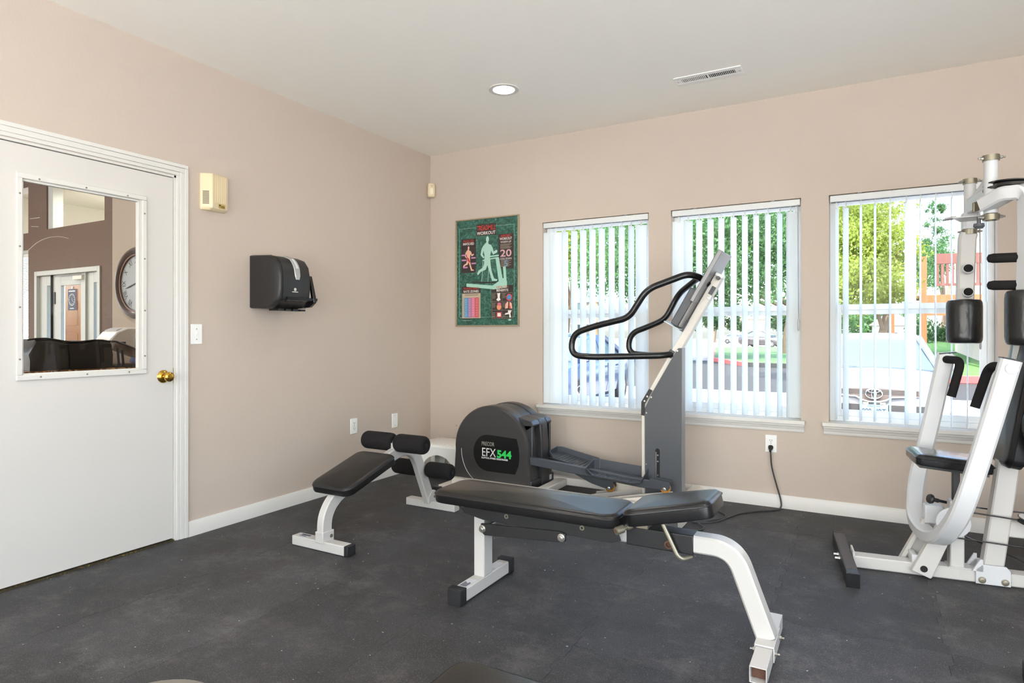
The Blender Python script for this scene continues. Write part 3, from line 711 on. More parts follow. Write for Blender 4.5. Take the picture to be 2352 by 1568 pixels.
# ================================================================== ADJUSTABLE FLAT BENCH (middle of the room)
BY = -2.082
t = thing('adjustable_bench', (2.4, BY, 0), 'white framed exercise bench with long black vinyl pad and tilted seat, nearest the camera', 'bench')
def bar_y(mb, x, y0, y1, z0, w, h): return mb.box(x-w/2, x+w/2, y0, y1, z0, z0+h)
obj('rear_foot', bar_y(MB(), 1.848, -2.285, -1.877, .003, .058, .058), M['white'], t, .005)
for ya, yb in ((-2.316, -2.268), (-1.894, -1.848)):
    mb = bar_y(MB(), 1.848, ya, yb, 0, .066, .066)
    for k in range(6):
        y = ya+.006+k*(yb-ya-.012)/5
        bar_y(mb, 1.848, y-.0022, y+.0022, -.0, .072, .0695)
    obj('foot_cap', mb, M['rubbercap'], t, .001)
ls = obj('maker_sticker', MB().box(1.826, 1.868, -2.255, -2.165, .061, .0616), M['paperlabel'], t, smooth=0)
for k in range(5):
    obj('sticker_print', MB().box(1.832+k*.0068, 1.8365+k*.0068, -2.25, -2.20-.006*(k % 3), .0616, .062), M['inkblue'], ls, smooth=0)
obj('warning_sticker', MB().box(1.826, 1.868, -2.005, -1.925, .061, .0616), M['paperlabel'], t, smooth=0)
obj('rear_post', MB().box(1.822, 1.878, -2.12, -2.044, .058, .36), M['white'], t, .006)
# main tube with the curved front leg: one bent rectangular tube
pth = fillet([(1.85, BY, .352), (2.80, BY, .362), (2.955, BY, .362), (3.068, BY, .06)], [.02, .20], 14)
obj('frame_tube', MB().rsweep(pth, (0, 1, 0), .076, .066, .007), M['white'], t)
# front foot, an open ended square tube
FX = 3.070
mb = MB(); o_, i_ = .0275, .0245
def sq(r, y, zc=.031): return [(FX-r, y, zc-r), (FX+r, y, zc-r), (FX+r, y, zc+r), (FX-r, y, zc+r)]
mb.loft([sq(i_, -2.10), sq(i_, -2.325), sq(o_, -2.325), sq(o_, -1.86), sq(i_, -1.86), sq(i_, -2.06)], cap0=True, cap1=True)
obj('front_foot', mb, M['white'], t, .0015)
obj('tube_bore', MB().box(FX-.0235, FX+.0235, -2.292, -2.288, .008, .054), M['rust'], t)
mb = MB().box(FX-.0335, FX-.0285, -2.175, -2.0, .012, .066).box(FX+.0285, FX+.0335, -2.175, -2.0, .012, .066).box(FX-.0335, FX+.0335, -2.175, -2.0, .0595, .0655)
obj('foot_bracket', mb, M['white'], t, .002)
for s, y, z in ((-1, -2.155, .036), (1, -2.155, .036), (1, -2.02, .036)):
    b = obj('bolt', MB().lathe([(.0085, 0), (.0085, .007), (.005, .009), (.005, .016)], (FX+s*.0335, y, z), (s, 0, 0), 6), M['steel'], t)
# black sleeve that slides along the tube
mb = MB()
def sl(r, x): return [(x, BY-.0415-r, .322-r), (x, BY+.0415+r, .322-r), (x, BY+.0415+r, .396+r), (x, BY-.0415-r, .396+r)]
obj('seat_sleeve', mb.loft([sl(0, 2.548), sl(0, 2.812)]), M['blkmetal'], t, .004)
obj('sleeve_bore', MB().ring(.016, .0105, 0, .016, (2.722, BY-.041, .352), (0, -1, 0), 18), M['rust'], t)
obj('bore_plug', MB().cyl((2.722, BY-.042, .352), (2.722, BY-.044, .352), .011, 16), M['rust'], t)
obj('pop_pin', MB().lathe([(.013, 0), (.013, .02), (.0095, .022), (.0095, .040), (.016, .041), (.016, .075), (.010, .076)], (2.575, BY-.06, .405), (-.55, -.8, -.15), 16), M['nickel'], t)
obj('pop_pin_tip', MB().lathe([(.009, 0), (.007, .002)], Vector((2.575, BY-.06, .405))+Vector((-.55, -.8, -.15)).normalized()*.0755, (-.55, -.8, -.15), 14), M['rust'], t)
rod = fillet([(2.70, BY-.062, .432), (2.758, BY-.062, .318), (2.774, BY-.055, .306), (2.80, BY-.02, .31)], .01, 4)
obj('seat_prop', MB().tube(rod, .0085, 10), M['nickel'], t)
# pad support irons
obj('support_iron', MB().prism([(1.742, .402), (2.52, .392), (2.54, .345), (2.50, .330), (1.90, .335), (1.80, .352)], 'y', BY-.082, BY-.076), M['blkmetal'], t, .001)
obj('support_iron', MB().prism([(1.742, .402), (2.52, .392), (2.54, .345), (2.50, .330), (1.90, .335), (1.80, .352)], 'y', BY+.076, BY+.082), M['blkmetal'], t, .001)
obj('link_bar', MB().prism([(1.895, .322), (2.28, .345), (2.305, .338), (2.305, .308), (2.27, .300), (1.915, .272), (1.897, .285)], 'y', BY-.094, BY-.083), M['blkmetal'], t, .002)
obj('link_bar', MB().prism([(1.895, .322), (2.28, .345), (2.305, .338), (2.305, .308), (2.27, .300), (1.915, .272), (1.897, .285)], 'y', BY+.083, BY+.094), M['blkmetal'], t, .002)
for x, z in ((1.905, .300), (2.288, .322)):
    obj('bolt', MB().lathe([(.017, 0), (.017, .004), (.012, .0045), (.012, .013), (.007, .0135), (.007, .020)], (x, BY-.094, z), (0, -1, 0), 12), M['steel'], t)
    obj('cross_bolt', MB().cyl((x, BY-.09, z), (x, BY+.09, z), .008, 10), M['steel'], t)
for x, z in ((1.792, .388), (2.02, .368), (2.375, .372)):
    obj('washer', MB().ring(.010, .006, 0, .003, (x, BY-.082, z), (0, -1, 0), 14), M['nickel'], t)
def fb(x, y, z): return Vector((2.098+x, BY-.002+y, .398+z+x*.004-.010*max(0, (x-.30)/.14)**2*(1 if z > .03 else 0)*0))
back = pad(.885, .285, .056, .062, fb, crown=.010, edge=.020)
# the worn dip near the seat end
for i, v in enumerate(back.v):
    v = Vector(v); d = (Vector((v.x-2.39, v.y-(BY-.06), 0))).length
    if v.z > .42: v.z -= .010*max(0, 1-d/.14)
    back.v[i] = tuple(v)
obj('back_pad', back, M['vinyl'], t)
def seam(L_, W_, r, f, z, inset=-.0022, rad=.0028): 
    return MB().tube([f(x, y, z) for x, y in rrect(L_-2*inset, W_-2*inset, r, 8)], rad, 6, closed=True)
obj('piping', seam(.885, .285, .062, fb, .038), M['vinyl2'], t)
sa = R(12.5)
def fs(x, y, z):
    k = 1-.10*(x/.16)           # the seat narrows towards its free end
    return Vector((2.738+x*math.cos(sa)-z*math.sin(sa), BY-.002+y*k, .455+x*math.sin(sa)+z*math.cos(sa)))
obj('seat_pad', pad(.335, .278, .066, .045, fs, crown=.008, edge=.018), M['vinyl'], t)
obj('seat_piping', seam(.335, .278, .045, fs, .049), M['vinyl2'], t)
obj('seat_plate', MB().prism([(2.60, .428), (2.86, .486), (2.86, .492), (2.60, .436)], 'y', BY-.05, BY+.05), M['blkmetal'], t)
obj('seat_hinge', MB().box(2.59, 2.64, BY-.055, BY+.055, .396, .436), M['nickel'], t, .004)

# ================================================================== SIT-UP BENCH (by the left wall)
SX = .845
t = thing('sit_up_bench', (SX, -1.6, 0), 'small sit-up bench with tilted black pad and four foam rollers near the left wall', 'bench')
obj('front_foot', MB().box(.634, 1.014, -2.112, -2.052, .002, .054), M['white'], t, .004)
obj('end_cap', MB().box(1.014, 1.040, -2.113, -2.051, .001, .055), M['rubbercap'], t, .004)
obj('end_cap', MB().box(.628, .634, -2.1105, -2.0535, .003, .0525), M['white'], t, .002)
st = obj('maker_sticker', MB().box(.662, .742, -2.102, -2.062, .0545, .0550), M['paperlabel'], t, smooth=0)
obj('sticker_print', MB().box(.668, .736, -2.084, -2.068, .0550, .0553), M['inkblue'], st, smooth=0)
obj('sticker_print', MB().box(.668, .720, -2.098, -2.090, .0550, .0553), M['inkblue'], st, smooth=0)
obj('rear_foot', MB().box(.662, 1.060, -1.166, -1.108, .002, .050), M['white'], t, .003)
# spine: front leg curves up into the sloping rail, then bends down into the rear leg
sp = [(SX, -2.083, .05), (SX, -2.080, .155), (SX, -2.055, .215), (SX, -2.012, .258), (SX, -1.945, .292), (SX, -1.70, .365), (SX, -1.50, .424), (SX, -1.415, .432), (SX, -1.335, .405), (SX, -1.285, .345), (SX, -1.245, .26), (SX, -1.150, .05)]
obj('spine_tube', MB().rsweep(smooth_path(sp, 5), (1, 0, 0), .046, .072, .006), M['white'], t)
obj('foot_socket', MB().box(SX-.029, SX+.029, -2.122, -2.040, .045, .105), M['white'], t, .004)
obj('bolt', MB().lathe([(.010, 0), (.010, .003), (.006, .004)], (SX+.029, -2.062, .075), (1, 0, 0), 10), M['nickel'], t)
obj('foot_socket', MB().prism([(-1.185, .048), (-1.105, .048), (-1.092, .085), (-1.118, .115), (-1.150, .115), (-1.19, .08)], 'x', SX-.028, SX+.028), M['white'], t, .003)
obj('bolt', MB().lathe([(.010, 0), (.010, .003), (.006, .004)], (SX+.028, -1.128, .075), (1, 0, 0), 10), M['nickel'], t)
pa = math.atan2(.1055, .358)
def fp(x, y, z): return Vector((SX+y, -1.845+x*math.cos(pa)-z*math.sin(pa), .346+x*math.sin(pa)+z*math.cos(pa)))
obj('pad', pad(.425, .292, .056, .05, fp, crown=.010, edge=.02), M['vinyl2'], t)
obj('pad_plate', MB().obox(fp(0, 0, -.006), (.16, .30, .012), (1, 0, 0), fp(1, 0, 0)-fp(0, 0, 0), fp(0, 0, 1)-fp(0, 0, 0)), M['white'], t, .002)
def roller(p0, p1, r):
    p0, p1 = Vector(p0), Vector(p1); d = (p1-p0); L_ = d.length
    o = obj('foam_roller', MB().lathe([(.016, .004), (r*.62, .0), (r*.86, .006), (r*.97, .018), (r, .035), (r, L_-.035), (r*.97, L_-.018), (r*.86, L_-.006), (r*.62, L_), (.016, L_-.004)], p0, d, 28), M['foam'], t)
    obj('tube_end', MB().cyl(p1-d.normalized()*.003, p1+d.normalized()*.0015, .013, 14), M['blackslot'], o)
    return o
yr, zr = -1.497, .489
obj('roller_axle', MB().cyl((.62, yr, zr), (1.065, yr, zr), .0125, 14), M['white'], t)
roller((.835, yr, zr), (.600, yr, zr), .056); roller((.857, yr, zr), (1.084, yr, zr), .056)
obj('axle_mount', MB().box(SX-.012, SX+.012, yr-.03, yr+.03, .425, .489), M['white'], t, .003)
yr, zr = -1.212, .272
obj('roller_axle', MB().cyl((.62, yr, zr), (1.058, yr, zr), .0125, 14), M['white'], t)
roller((.812, yr, zr), (.604, yr, zr), .052); roller((.878, yr, zr), (1.076, yr, zr), .052)

# ================================================================== STEP STOOL in the corner
t = thing('step_stool', (.36, -.24, 0), 'white plastic step stool with a diamond tread top, in the corner behind the foam rollers', 'stool')
sx0, sx1, sy0, sy1, sh = .155, .600, -.405, -.085, .262
mb = MB()
def ring_(i, z): return [(x+(sx0+sx1)/2, y+(sy0+sy1)/2, z) for x, y in rrect(sx1-sx0-2*i, sy1-sy0-2*i, .035, 4)]
obj('top_plate', MB().loft([ring_(-.004, sh-.02), ring_(.0, sh-.004), ring_(.006, sh)]), M['plate'], t)
arch = [(sx0-.018, 0), (sx0+.055, 0)] + [(sx0+.055+(sx1-sx0-.11)*(.5-.5*math.cos(PI*k/12)), .015+.165*math.sin(PI*k/12)) for k in range(13)] + [(sx1-.055, 0), (sx1+.018, 0), (sx1+.002, sh-.02), (sx0-.002, sh-.02)]
obj('side_panel', MB().prism(arch, 'y', sy0-.006, sy0+.004), M['plate'], t); obj('side_panel', MB().prism(arch, 'y', sy1-.004, sy1+.006), M['plate'], t)
obj('end_panel', MB().prism([(sy0, 0), (sy0+.06, 0), (sy0+.06, .12), (sy1-.06, .12), (sy1-.06, 0), (sy1, 0), (sy1, sh-.02), (sy0, sh-.02)], 'x', sx0-.006, sx0+.004), M['plate'], t)
obj('end_panel', MB().prism([(sy0, 0), (sy0+.06, 0), (sy0+.06, .12), (sy1-.06, .12), (sy1-.06, 0), (sy1, 0), (sy1, sh-.02), (sy0, sh-.02)], 'x', sx1-.004, sx1+.006), M['plate'], t)
mb = MB()
for i in range(11):
    for j in range(7):
        x = sx0+.035+i*.0375; y = sy0+.035+j*.0415+(.0207 if i % 2 else 0)
        if y > sy1-.03: continue
        mb.add([(x-.017, y, sh), (x, y-.012, sh), (x+.017, y, sh), (x, y+.012, sh), (x, y, sh+.0028)], [(0, 1, 4), (1, 2, 4), (2, 3, 4), (3, 0, 4)])
o = obj('tread_diamonds', mb, mat('tread_white', (222, 216, 210), .45), t, smooth=0); o['kind'] = 'stuff'

# ================================================================== ELLIPTICAL TRAINER
EY = -.482
t = thing('elliptical_trainer', (1.6, EY, 0), 'grey elliptical cross trainer with round drum housing and tall slanted handlebar mast', 'elliptical trainer')
# base frame
mb = MB().box(.72, 2.40, -.705, -.655, .045, .105).box(.72, 2.40, -.31, -.26, .045, .105)
obj('base_rail', MB().box(.72, 2.32, -.71, -.66, .045, .100), M['greige'], t, .004); obj('base_rail', MB().box(.72, 2.32, -.305, -.255, .045, .100), M['greige'], t, .004)
obj('cross_member', MB().box(1.40, 1.47, -.66, -.305, .045, .095), M['greige'], t, .004)
obj('rear_cross_bar', MB().box(.665, .735, -.80, -.13, .012, .06), M['greige'], t, .004)
obj('front_cross_bar', MB().prism([(2.335, .0), (2.43, .0), (2.43, .07), (2.39, .105), (2.335, .105)], 'y', -.90, -.10), M['greige'], t, .004)
obj('bar_end', MB().box(2.325, 2.438, -.906, -.900, .004, .10), M['charcoal'], t, .002); obj('bar_end', MB().box(2.325, 2.438, -.100, -.094, .03, .108), M['greige'], t, .002)
for y in (-.78, -.17):
    obj('levelling_foot', MB().lathe([(.026, 0), (.026, .010), (.010, .012), (.008, .05)], (.70, y, 0), (0, 0, 1), 14), M['rubbercap'], t)
obj('foot_pad', MB().box(.63, .70, -.83, -.73, .0, .05), M['blkplastic'], t, .005)
for y in (-.615, -.350):
    obj('ramp_track', MB().prism([(1.70, .020), (2.12, .112), (2.32, .152), (2.32, .130), (2.12, .090), (1.70, .004)], 'y', y-.045, y+.045), M['greige'], t, .002)
    for s in (-.047, .047):
        obj('track_lip', MB().prism([(1.70, .030), (2.12, .122), (2.32, .162), (2.32, .130), (2.12, .090), (1.70, .004)], 'y', y+s-.003, y+s+.003), M['greige'], t)
# drum housing: near and far shells and the middle band between them
def drum(y0, y1, r, base0, base1, k=0):
    P = []
    cx_, cz_ = 1.026, .330
    n = 26
    for i in range(n+1):
        a = R(-6+192*i/n); P.append((cx_+r*math.cos(a), cz_+r*math.sin(a)))
    P = [(cx_+r+.018, base1), (cx_+r+.010, .20)]+P+[(cx_-r-.004, .22), (cx_-r-.012, base0)]
    rings = []
    for y, q in ((y0, .965), (y0+.010, .992), (y0+.022, 1), (y1-.004, 1), (y1, .995)) if k < 0 else (((y0, .995), (y0+.004, 1), (y1-.022, 1), (y1-.010, .992), (y1, .965)) if k > 0 else ((y0, 1), (y1, 1))):
        rings.append([(cx_+(x-cx_)*q, y, .25+(z-.25)*q) for x, z in P])
    return MB().loft(rings)
near = obj('drum_shell', drum(-.665, -.545, .310, .095, .07, -1), M['hub'], t)
obj('drum_band', drum(-.541, -.405, .305, .10, .075), M['hubtop'], t)
obj('drum_shell', drum(-.401, -.300, .310, .095, .07, 1), M['hub'], t)
obj('drum_base', MB().box(.70, 1.36, -.66, -.30, .075, .13), M['hubtop'], t, .004)
for x, z in ((.895, .585), (.725, .475), (.808, .468), (.726, .118)):
    obj('screw', MB().lathe([(.0055, 0), (.0045, .002), (.002, .003)], (x, -.6605 if x > .8 else -.652, z), (0, -1, 0), 10), M['nickel'], t)
# curved groove low on the shell
obj('shell_groove', MB().tube([(.778+.004*0+(.30)*(1-math.cos(R(a)))*.62, -.6655, .315-.30*math.sin(R(a))*.80) for a in range(0, 86, 7)], .0026, 6), M['silver'], near, label='worn pale edge of the shell groove')
# name panel: rounded at the left, curved at the right
L_, Rr, zt, zb = .885, 1.268, .432, .168
zc = (zt+zb)/2
P = [(Rr-.035, zb), (Rr-.008, zb+.06), (Rr, zc), (Rr-.006, zt-.07), (Rr-.022, zt-.012)]
P += [(L_+.118+.118*math.cos(R(a)), zc+(zt-zb)/2*math.sin(R(a))) for a in range(90, 271, 12)]
lab = obj('name_panel', MB().prism(P, 'y', -.6675, -.662), M['labelblk'], t, .001)
ly = -.6680
text('brand_lettering', 'PRECOR', .040, (.955, ly, .352), (1, 0, 0), (0, 0, 1), mat('ink_dim', (150, 145, 136), .5), lab, 'LEFT', .72, .0004)
text('model_lettering', 'EFX', .086, (.955, ly, .276), (1, 0, 0), (0, 0, 1), M['ink_w'], lab, 'LEFT', .84)
text('model_lettering', '544', .074, (1.084, ly, .276), (1, 0, 0), (0, 0, 1), M['ink_g'], lab, 'LEFT', 1.08, .0030)
text('small_lettering', 'ELLIPTICAL FITNESS CROSSTRAINER', .0165, (.955, ly, .258), (1, 0, 0), (0, 0, 1), M['ink_w'], lab, 'LEFT', .83, .0005)
# front cover with the two arm slots
bx = [(1.20, .08), (1.372, .055), (1.362, .40), (1.350, .515), (1.330, .545), (1.17, .575)]
mb = MB()
for a, b in ((-.505, -.395), ):
    mb.prism(bx, 'y', a, b)
mb.prism([(1.17, .575), (1.20, .40), (1.348, .505), (1.352, .515), (1.330, .545)], 'y', -.618, -.505).prism([(1.17, .575), (1.20, .40), (1.348, .505), (1.352, .515), (1.330, .545)], 'y', -.395, -.318)
mb.box(1.20, 1.345, -.618, -.585, .08, .515).box(1.20, 1.345, -.335, -.318, .08, .515)
obj('front_cover', mb, M['hubtop'], t, .006)
obj('slot_dark', MB().box(1.19, 1.225, -.60, -.505, .08, .50), M['blackslot'], t); obj('slot_dark', MB().box(1.19, 1.225, -.395, -.330, .08, .50), M['blackslot'], t)
for z in (.20, .33, .455): obj('cover_rib', MB().box(1.352, 1.366, -.500, -.4975, z-.055, z+.055), M['hub'], t)
obj('serial_label', MB().box(1.3725, 1.3735, -.40, -.365, .095, .13), M['paperlabel'], t)
# pedal arms, trays and rollers
def arm(y, pts, zt_, x_end, tx0, tx1, tz0, tz1, rx, rz):
    a = obj('pedal_arm', MB().rsweep([(x, y, z) for x, z in pts], (0, 1, 0), .042, .054, .004), M['slate'], t)
    # roller fork and amber wheel
    obj('roller_fork', MB().prism([(rx-.10, rz+.020), (rx-.09, rz+.062), (rx+.030, rz+.048), (rx+.036, rz+.012), (rx+.022, rz-.006), (rx-.02, rz-.004)], 'y', y-.030, y-.025), M['slate'], a)
    obj('roller_fork', MB().prism([(rx-.10, rz+.020), (rx-.09, rz+.062), (rx+.030, rz+.048), (rx+.036, rz+.012), (rx+.022, rz-.006), (rx-.02, rz-.004)], 'y', y+.025, y+.030), M['slate'], a)
    wv = obj('roller_wheel', MB().lathe([(.006, -.022), (.024, -.022), (.030, -.015), (.030, .015), (.024, .022), (.006, .022)], (rx, y, rz), (0, 1, 0), 22), M['amber'], a, label='amber urethane roller wheel')
    obj('roller_axle', MB().lathe([(.012, 0), (.012, .004), (.007, .005), (.007, .012)], (rx, y-.030, rz), (0, -1, 0), 12), M['steel'], a)
    # tray
    n = Vector((tx1-tx0, 0, tz1-tz0)).normalized(); up = Vector((-n.z, 0, n.x)); L2 = (Vector((tx1, 0, tz1))-Vector((tx0, 0, tz0))).length
    O = Vector(((tx0+tx1)/2, y, (tz0+tz1)/2))
    def f(x, yy, z): return O+n*x+Vector((0, yy, 0))+up*z
    def outl(i): # toe end (left) chamfered, heel end rounded
        l, w = L2/2-i, .122-i
        return [(-l, -.045), (-l+.075, -w), (l-.05, -w), (l, -w+.05), (l, w-.03), (l-.03, w), (-l+.03, w), (-l, w-.03)]
    m = MB(); inner = 1 if y < EY else -1
    def rim(yy, z): return z+((.030 if inner > 0 else .006) if yy > .05 else -.024 if yy < -.05 else -.004) if z > 0 else z
    m.loft([[f(x, yy, rim(yy, z)) for x, yy in outl(i)] for i, z in ((.012, -.032), (0, -.020), (0, .012), (.005, .012), (.009, -.022))], cap0=True, cap1=True)
    tr = obj('pedal_tray', m, M['slate'], t, .0015)
    for k in range(9):
        obj('tread_rib', MB().obox(f(-L2*.30+k*L2*.075, .0, -.021), (.007, .150, .004), n, (0, 1, 0), up), M['charcoal'], tr, smooth=0)
    for k in (-.05, 0, .05):
        obj('tray_bolt', MB().lathe([(.006, 0), (.005, .003)], f(.03, k*.35, -.0225), up, 8), M['nickel'], tr)
    obj('tray_bracket', MB().obox(f(0, .0, -.040), (L2*.5, .05, .018), n, (0, 1, 0), up), M['slate'], tr)
arm(-.616, [(1.10, .282), (1.34, .268), (1.78, .234), (2.13, .206), (2.262, .204)], 0, 0, 1.765, 2.150, .266, .240, 2.288, .188)
arm(-.348, [(1.10, .245), (1.34, .222), (1.50, .200), (1.70, .122), (1.81, .098)], 0, 0, 1.365, 1.715, .300, .232, 1.822, .080)
# tower
obj('side_panel', MB().prism([(2.128, .085), (2.126, .670), (2.172, .770), (2.338, 1.062), (2.348, 1.070), (2.365, 1.070), (2.365, .085)], 'y', -.5285, -.5235), M['charcoal'], t, .001)
obj('side_panel', MB().prism([(2.128, .085), (2.126, .670), (2.172, .770), (2.338, 1.062), (2.348, 1.070), (2.365, 1.070), (2.365, .085)], 'y', -.4425, -.4375), M['charcoal'], t, .001)
obj('tower_back', MB().box(2.352, 2.368, -.5235, -.4425, .06, 1.068), M['slategrey'], t, .002)
obj('tower_foot', MB().box(2.11, 2.40, -.535, -.43, .05, .10), M['blkplastic'], t, .003)
mast = fillet([(2.126, EY, .06), (2.126, EY, .70), (2.588, EY, 1.512)], .05, 6)
obj('mast', MB().rsweep(mast, (0, 1, 0), .068, .050, .003), M['greige'], t)
d = (Vector((2.588, EY, 1.512))-Vector((2.126, EY, .70))).normalized(); u_ = Vector((-d.z, 0, d.x))   # u_: towards the user
obj('mast_cap', MB().obox(Vector((2.594, EY, 1.522)), (.054, .073, .022), u_, (0, 1, 0), d), M['plate'], t, .006)
mp = lambda s, o=0, y=EY: Vector((2.126, y, .70))+d*s+u_*o
obj('mast_switch', MB().obox(mp(.845, -.010, EY-.0355), (.055, .004, .026), d, (0, 1, 0), u_), M['charcoal'], t, .001)
obj('mast_switch', MB().obox(mp(.795, -.014, EY-.0355), (.018, .004, .026), d, (0, 1, 0), u_), M['silver'], t, .001)
# adjusting slot with its rack, and bracket strap
sl_ = obj('adjust_slot', MB().prism([(2.196, .215), (2.226, .215), (2.226, .405), (2.221, .415), (2.211, .420), (2.201, .415), (2.196, .405)], 'y', -.5292, -.5280), M['blackslot'], t)
obj('slot_rack', MB().box(2.199, 2.2035, -.5298, -.5290, .225, .395), M['steel'], sl_)
for z in (.245, .335, .375): obj('slot_bolt', MB().cyl((2.213, -.529, z), (2.213, -.531, z), .005, 8), M['steel'], sl_)
obj('slot_ledge', MB().box(2.196, 2.228, -.531, -.5285, .206, .214), M['plate'], sl_)
br = [(2.102, .628), (2.124, .625), (2.127, .70), (2.178, .792), (2.156, .803), (2.104, .715)]
bk_ = obj('strap_bracket', MB().prism(br, 'y', -.5325, -.5285), M['blkmetal'], t, .001)
for x, z in ((2.127, .722), (2.145, .752)): obj('bolt', MB().lathe([(.007, 0), (.006, .004)], (x, -.5325, z), (0, -1, 0), 10), M['steel'], bk_)
for x, z in ((2.340, 1.052), (2.170, .748), (2.138, .645), (2.138, .31)): obj('screw', MB().lathe([(.006, 0), (.005, .003)], (x, -.5285, z), (0, -1, 0), 10), M['steel'], t)
# handlebars, one loop each side
def bar(y_out, s, sh, w):
    p = [mp(.372, .012, EY+s*.03), Vector((2.235, EY+s*.085, 1.020)), Vector((1.83+sh, y_out, 1.010)), Vector((1.685+sh, y_out, 1.020)), Vector((1.700+sh, y_out, 1.162)), Vector((1.86+sh*w, y_out, 1.212)), Vector((2.085+sh*.4, y_out, 1.262)), Vector((2.20+sh*.3, y_out, 1.438)), Vector((2.43, EY+s*.15, 1.530)), Vector((2.49, EY+s*.08, 1.512)), mp(.868, .030, EY+s*.034)]
    return fillet(p, [.03, .06, .075, .075, .06, .055, .065, .07, .03], 7)
obj('handlebar', MB().tube(bar(-.722, -1, 0, 1), .0205, 16), M['blkgloss'], t); obj('handlebar', MB().tube(bar(-.200, 1, .215, .9), .0205, 16), M['blkgloss'], t)
for s in (-1, 1): obj('handlebar_clamp', MB().obox(mp(.372, .018, EY+s*.030), (.05, .03, .035), d, (0, 1, 0), u_), M['charcoal'], t, .003)
# console seen from behind, and reading rack with its ledge
c1, c2 = mp(.735, .042), mp(1.085, .042)
con = obj('console', MB().obox((c1+c2)/2, ((c2-c1).length, .310, .026), d, (0, 1, 0), u_), mat('console_grey', (134, 134, 135), .38, .3), t, .004)
obj('console_face', MB().obox((c1+c2)/2+u_*.0145, ((c2-c1).length-.02, .29, .003), d, (0, 1, 0), u_), M['blkgloss'], con)
obj('console_hinge', MB().cyl(mp(.93, -.006, EY-.06), mp(.93, -.006, EY+.06), .012, 12), M['charcoal'], con)
obj('console_bracket', MB().obox(mp(.83, .028), (.10, .07, .012), d, (0, 1, 0), u_), M['charcoal'], con)
r1, r2 = mp(.555, .070), mp(.808, .070)
rk = obj('reading_rack', MB().obox((r1+r2)/2, ((r2-r1).length, .265, .052), d, (0, 1, 0), u_), M['charcoal'], t, .006)
obj('rack_back', MB().obox((r1+r2)/2-u_*.032, ((r2-r1).length-.01, .255, .014), d, (0, 1, 0), u_), M['slategrey'], rk, .002)
lg = mp(.545, .082)
obj('rack_ledge', MB().obox(lg, (.006, .275, .108), d, (0, 1, 0), u_), M['ledge'], rk, .002)
obj('rack_bracket', MB().obox(mp(.575, .032), (.085, .10, .022), d, (0, 1, 0), u_), M['charcoal'], rk)
# power cord: plug in the wall outlet, run down to the floor and a loose coil by the trainer
t2 = thing('power_cord', (2.832, -.02, 0), 'black power cord from the wall outlet to the elliptical trainer, coiled on the floor', 'cord')
cp = [(2.832, -.030, .395), (2.834, -.034, .36), (2.842, -.036, .27), (2.872, -.036, .15), (2.896, -.034, .06), (2.897, -.040, .012), (2.87, -.10, .0055), (2.78, -.18, .0055), (2.68, -.30, .0055), (2.635, -.42, .0055), (2.585, -.55, .0055), (2.53, -.60, .0055), (2.46, -.63, .0055)]
obj('cable', MB().tube(smooth_path(cp, 6), .0052, 8), M['cord'], t2)
cp = [(2.44, -.60, .0055), (2.52, -.575, .0055), (2.60, -.47, .0055), (2.61, -.38, .0055), (2.53, -.31, .0055), (2.45, -.33, .0055)]
obj('cable', MB().tube(smooth_path(cp, 6), .0052, 8), M['cord'], t2)
cp = [(2.45, -.62, .05), (2.50, -.67, .02), (2.545, -.72, .0055), (2.52, -.78, .0055), (2.45, -.80, .0055)]
obj('cable', MB().tube(smooth_path(cp, 6), .0052, 8), M['cord'], t2)
obj('plug', MB().lathe([(.016, .0), (.017, .006), (.014, .020), (.008, .032), (.006, .045)], (2.832, -.010, .403), (0, -.55, -.4), 12), M['blkplastic'], t2)

# ================================================================== MULTI-GYM (right) - built in its own frame: x along the base beam, y across
GR = R(7.0); G0 = Vector((3.30, -.95, 0))
t = thing('multi_gym', G0, 'white multi-station weight machine with black pads at the right edge of the frame', 'exercise machine', rot=GR)
def g(name, mb, m, bevel=0.0, parent=None, label=None, smooth=35): return obj(name, mb, m, parent or t, bevel, smooth, local=True, label=label)
g('base_beam', MB().rsweep([(.03, 0, .031), (1.75, 0, .031)], (0, 1, 0), .078, .058, .005), M['white'])
g('stabilizer_bar', MB().box(-.033, .022, -.315, .335, 0, .066), M['blkmetal'], .004)
g('stabilizer_grip', MB().box(-.026, .015, -.250, .300, .066, .0672), mat('anti_slip_strip', (84, 78, 76), .8))
for y in (-.318, .332): g('end_cap', MB().box(-.034, .023, y-.003, y+.006, .0, .067), M['blkgloss'], .002)
g('beam_plate', MB().box(.0225, .032, -.055, .055, .0, .085), M['white'], .002)
for y in (-.03, .03): g('bolt', MB().lathe([(.011, 0), (.011, .006), (.007, .007), (.007, .022)], (-.033, y, .036), (-1, 0, 0), 8), M['steel'])
# pivot struts of the press arm
for y, du in ((-.066, 0), (.078, -.034)):
    st = g('pivot_strut', MB().prism([(x+du, z) for x, z in ((.268, .034), (.345, .004), (.352, .012), (.445, .255), (.372, .255))], 'y', y-.009, y+.009), M['white'], .003)
    g('strut_web', MB().prism([(x+du, z) for x, z in ((.268, .034), (.285, .028), (.390, .255), (.372, .255))], 'y', y+(.009 if y < 0 else -.030), y+(.030 if y < 0 else -.009)), M['white'], parent=st)
    g('pivot_hole', MB().cyl((.318, y-.0095, .048), (.318, y-.0115, .048), .0155, 18), M['blackslot'], parent=st)
g('pivot_bracket', MB().box(.275, .300, -.042, .050, .058, .100), M['white2'], .004)
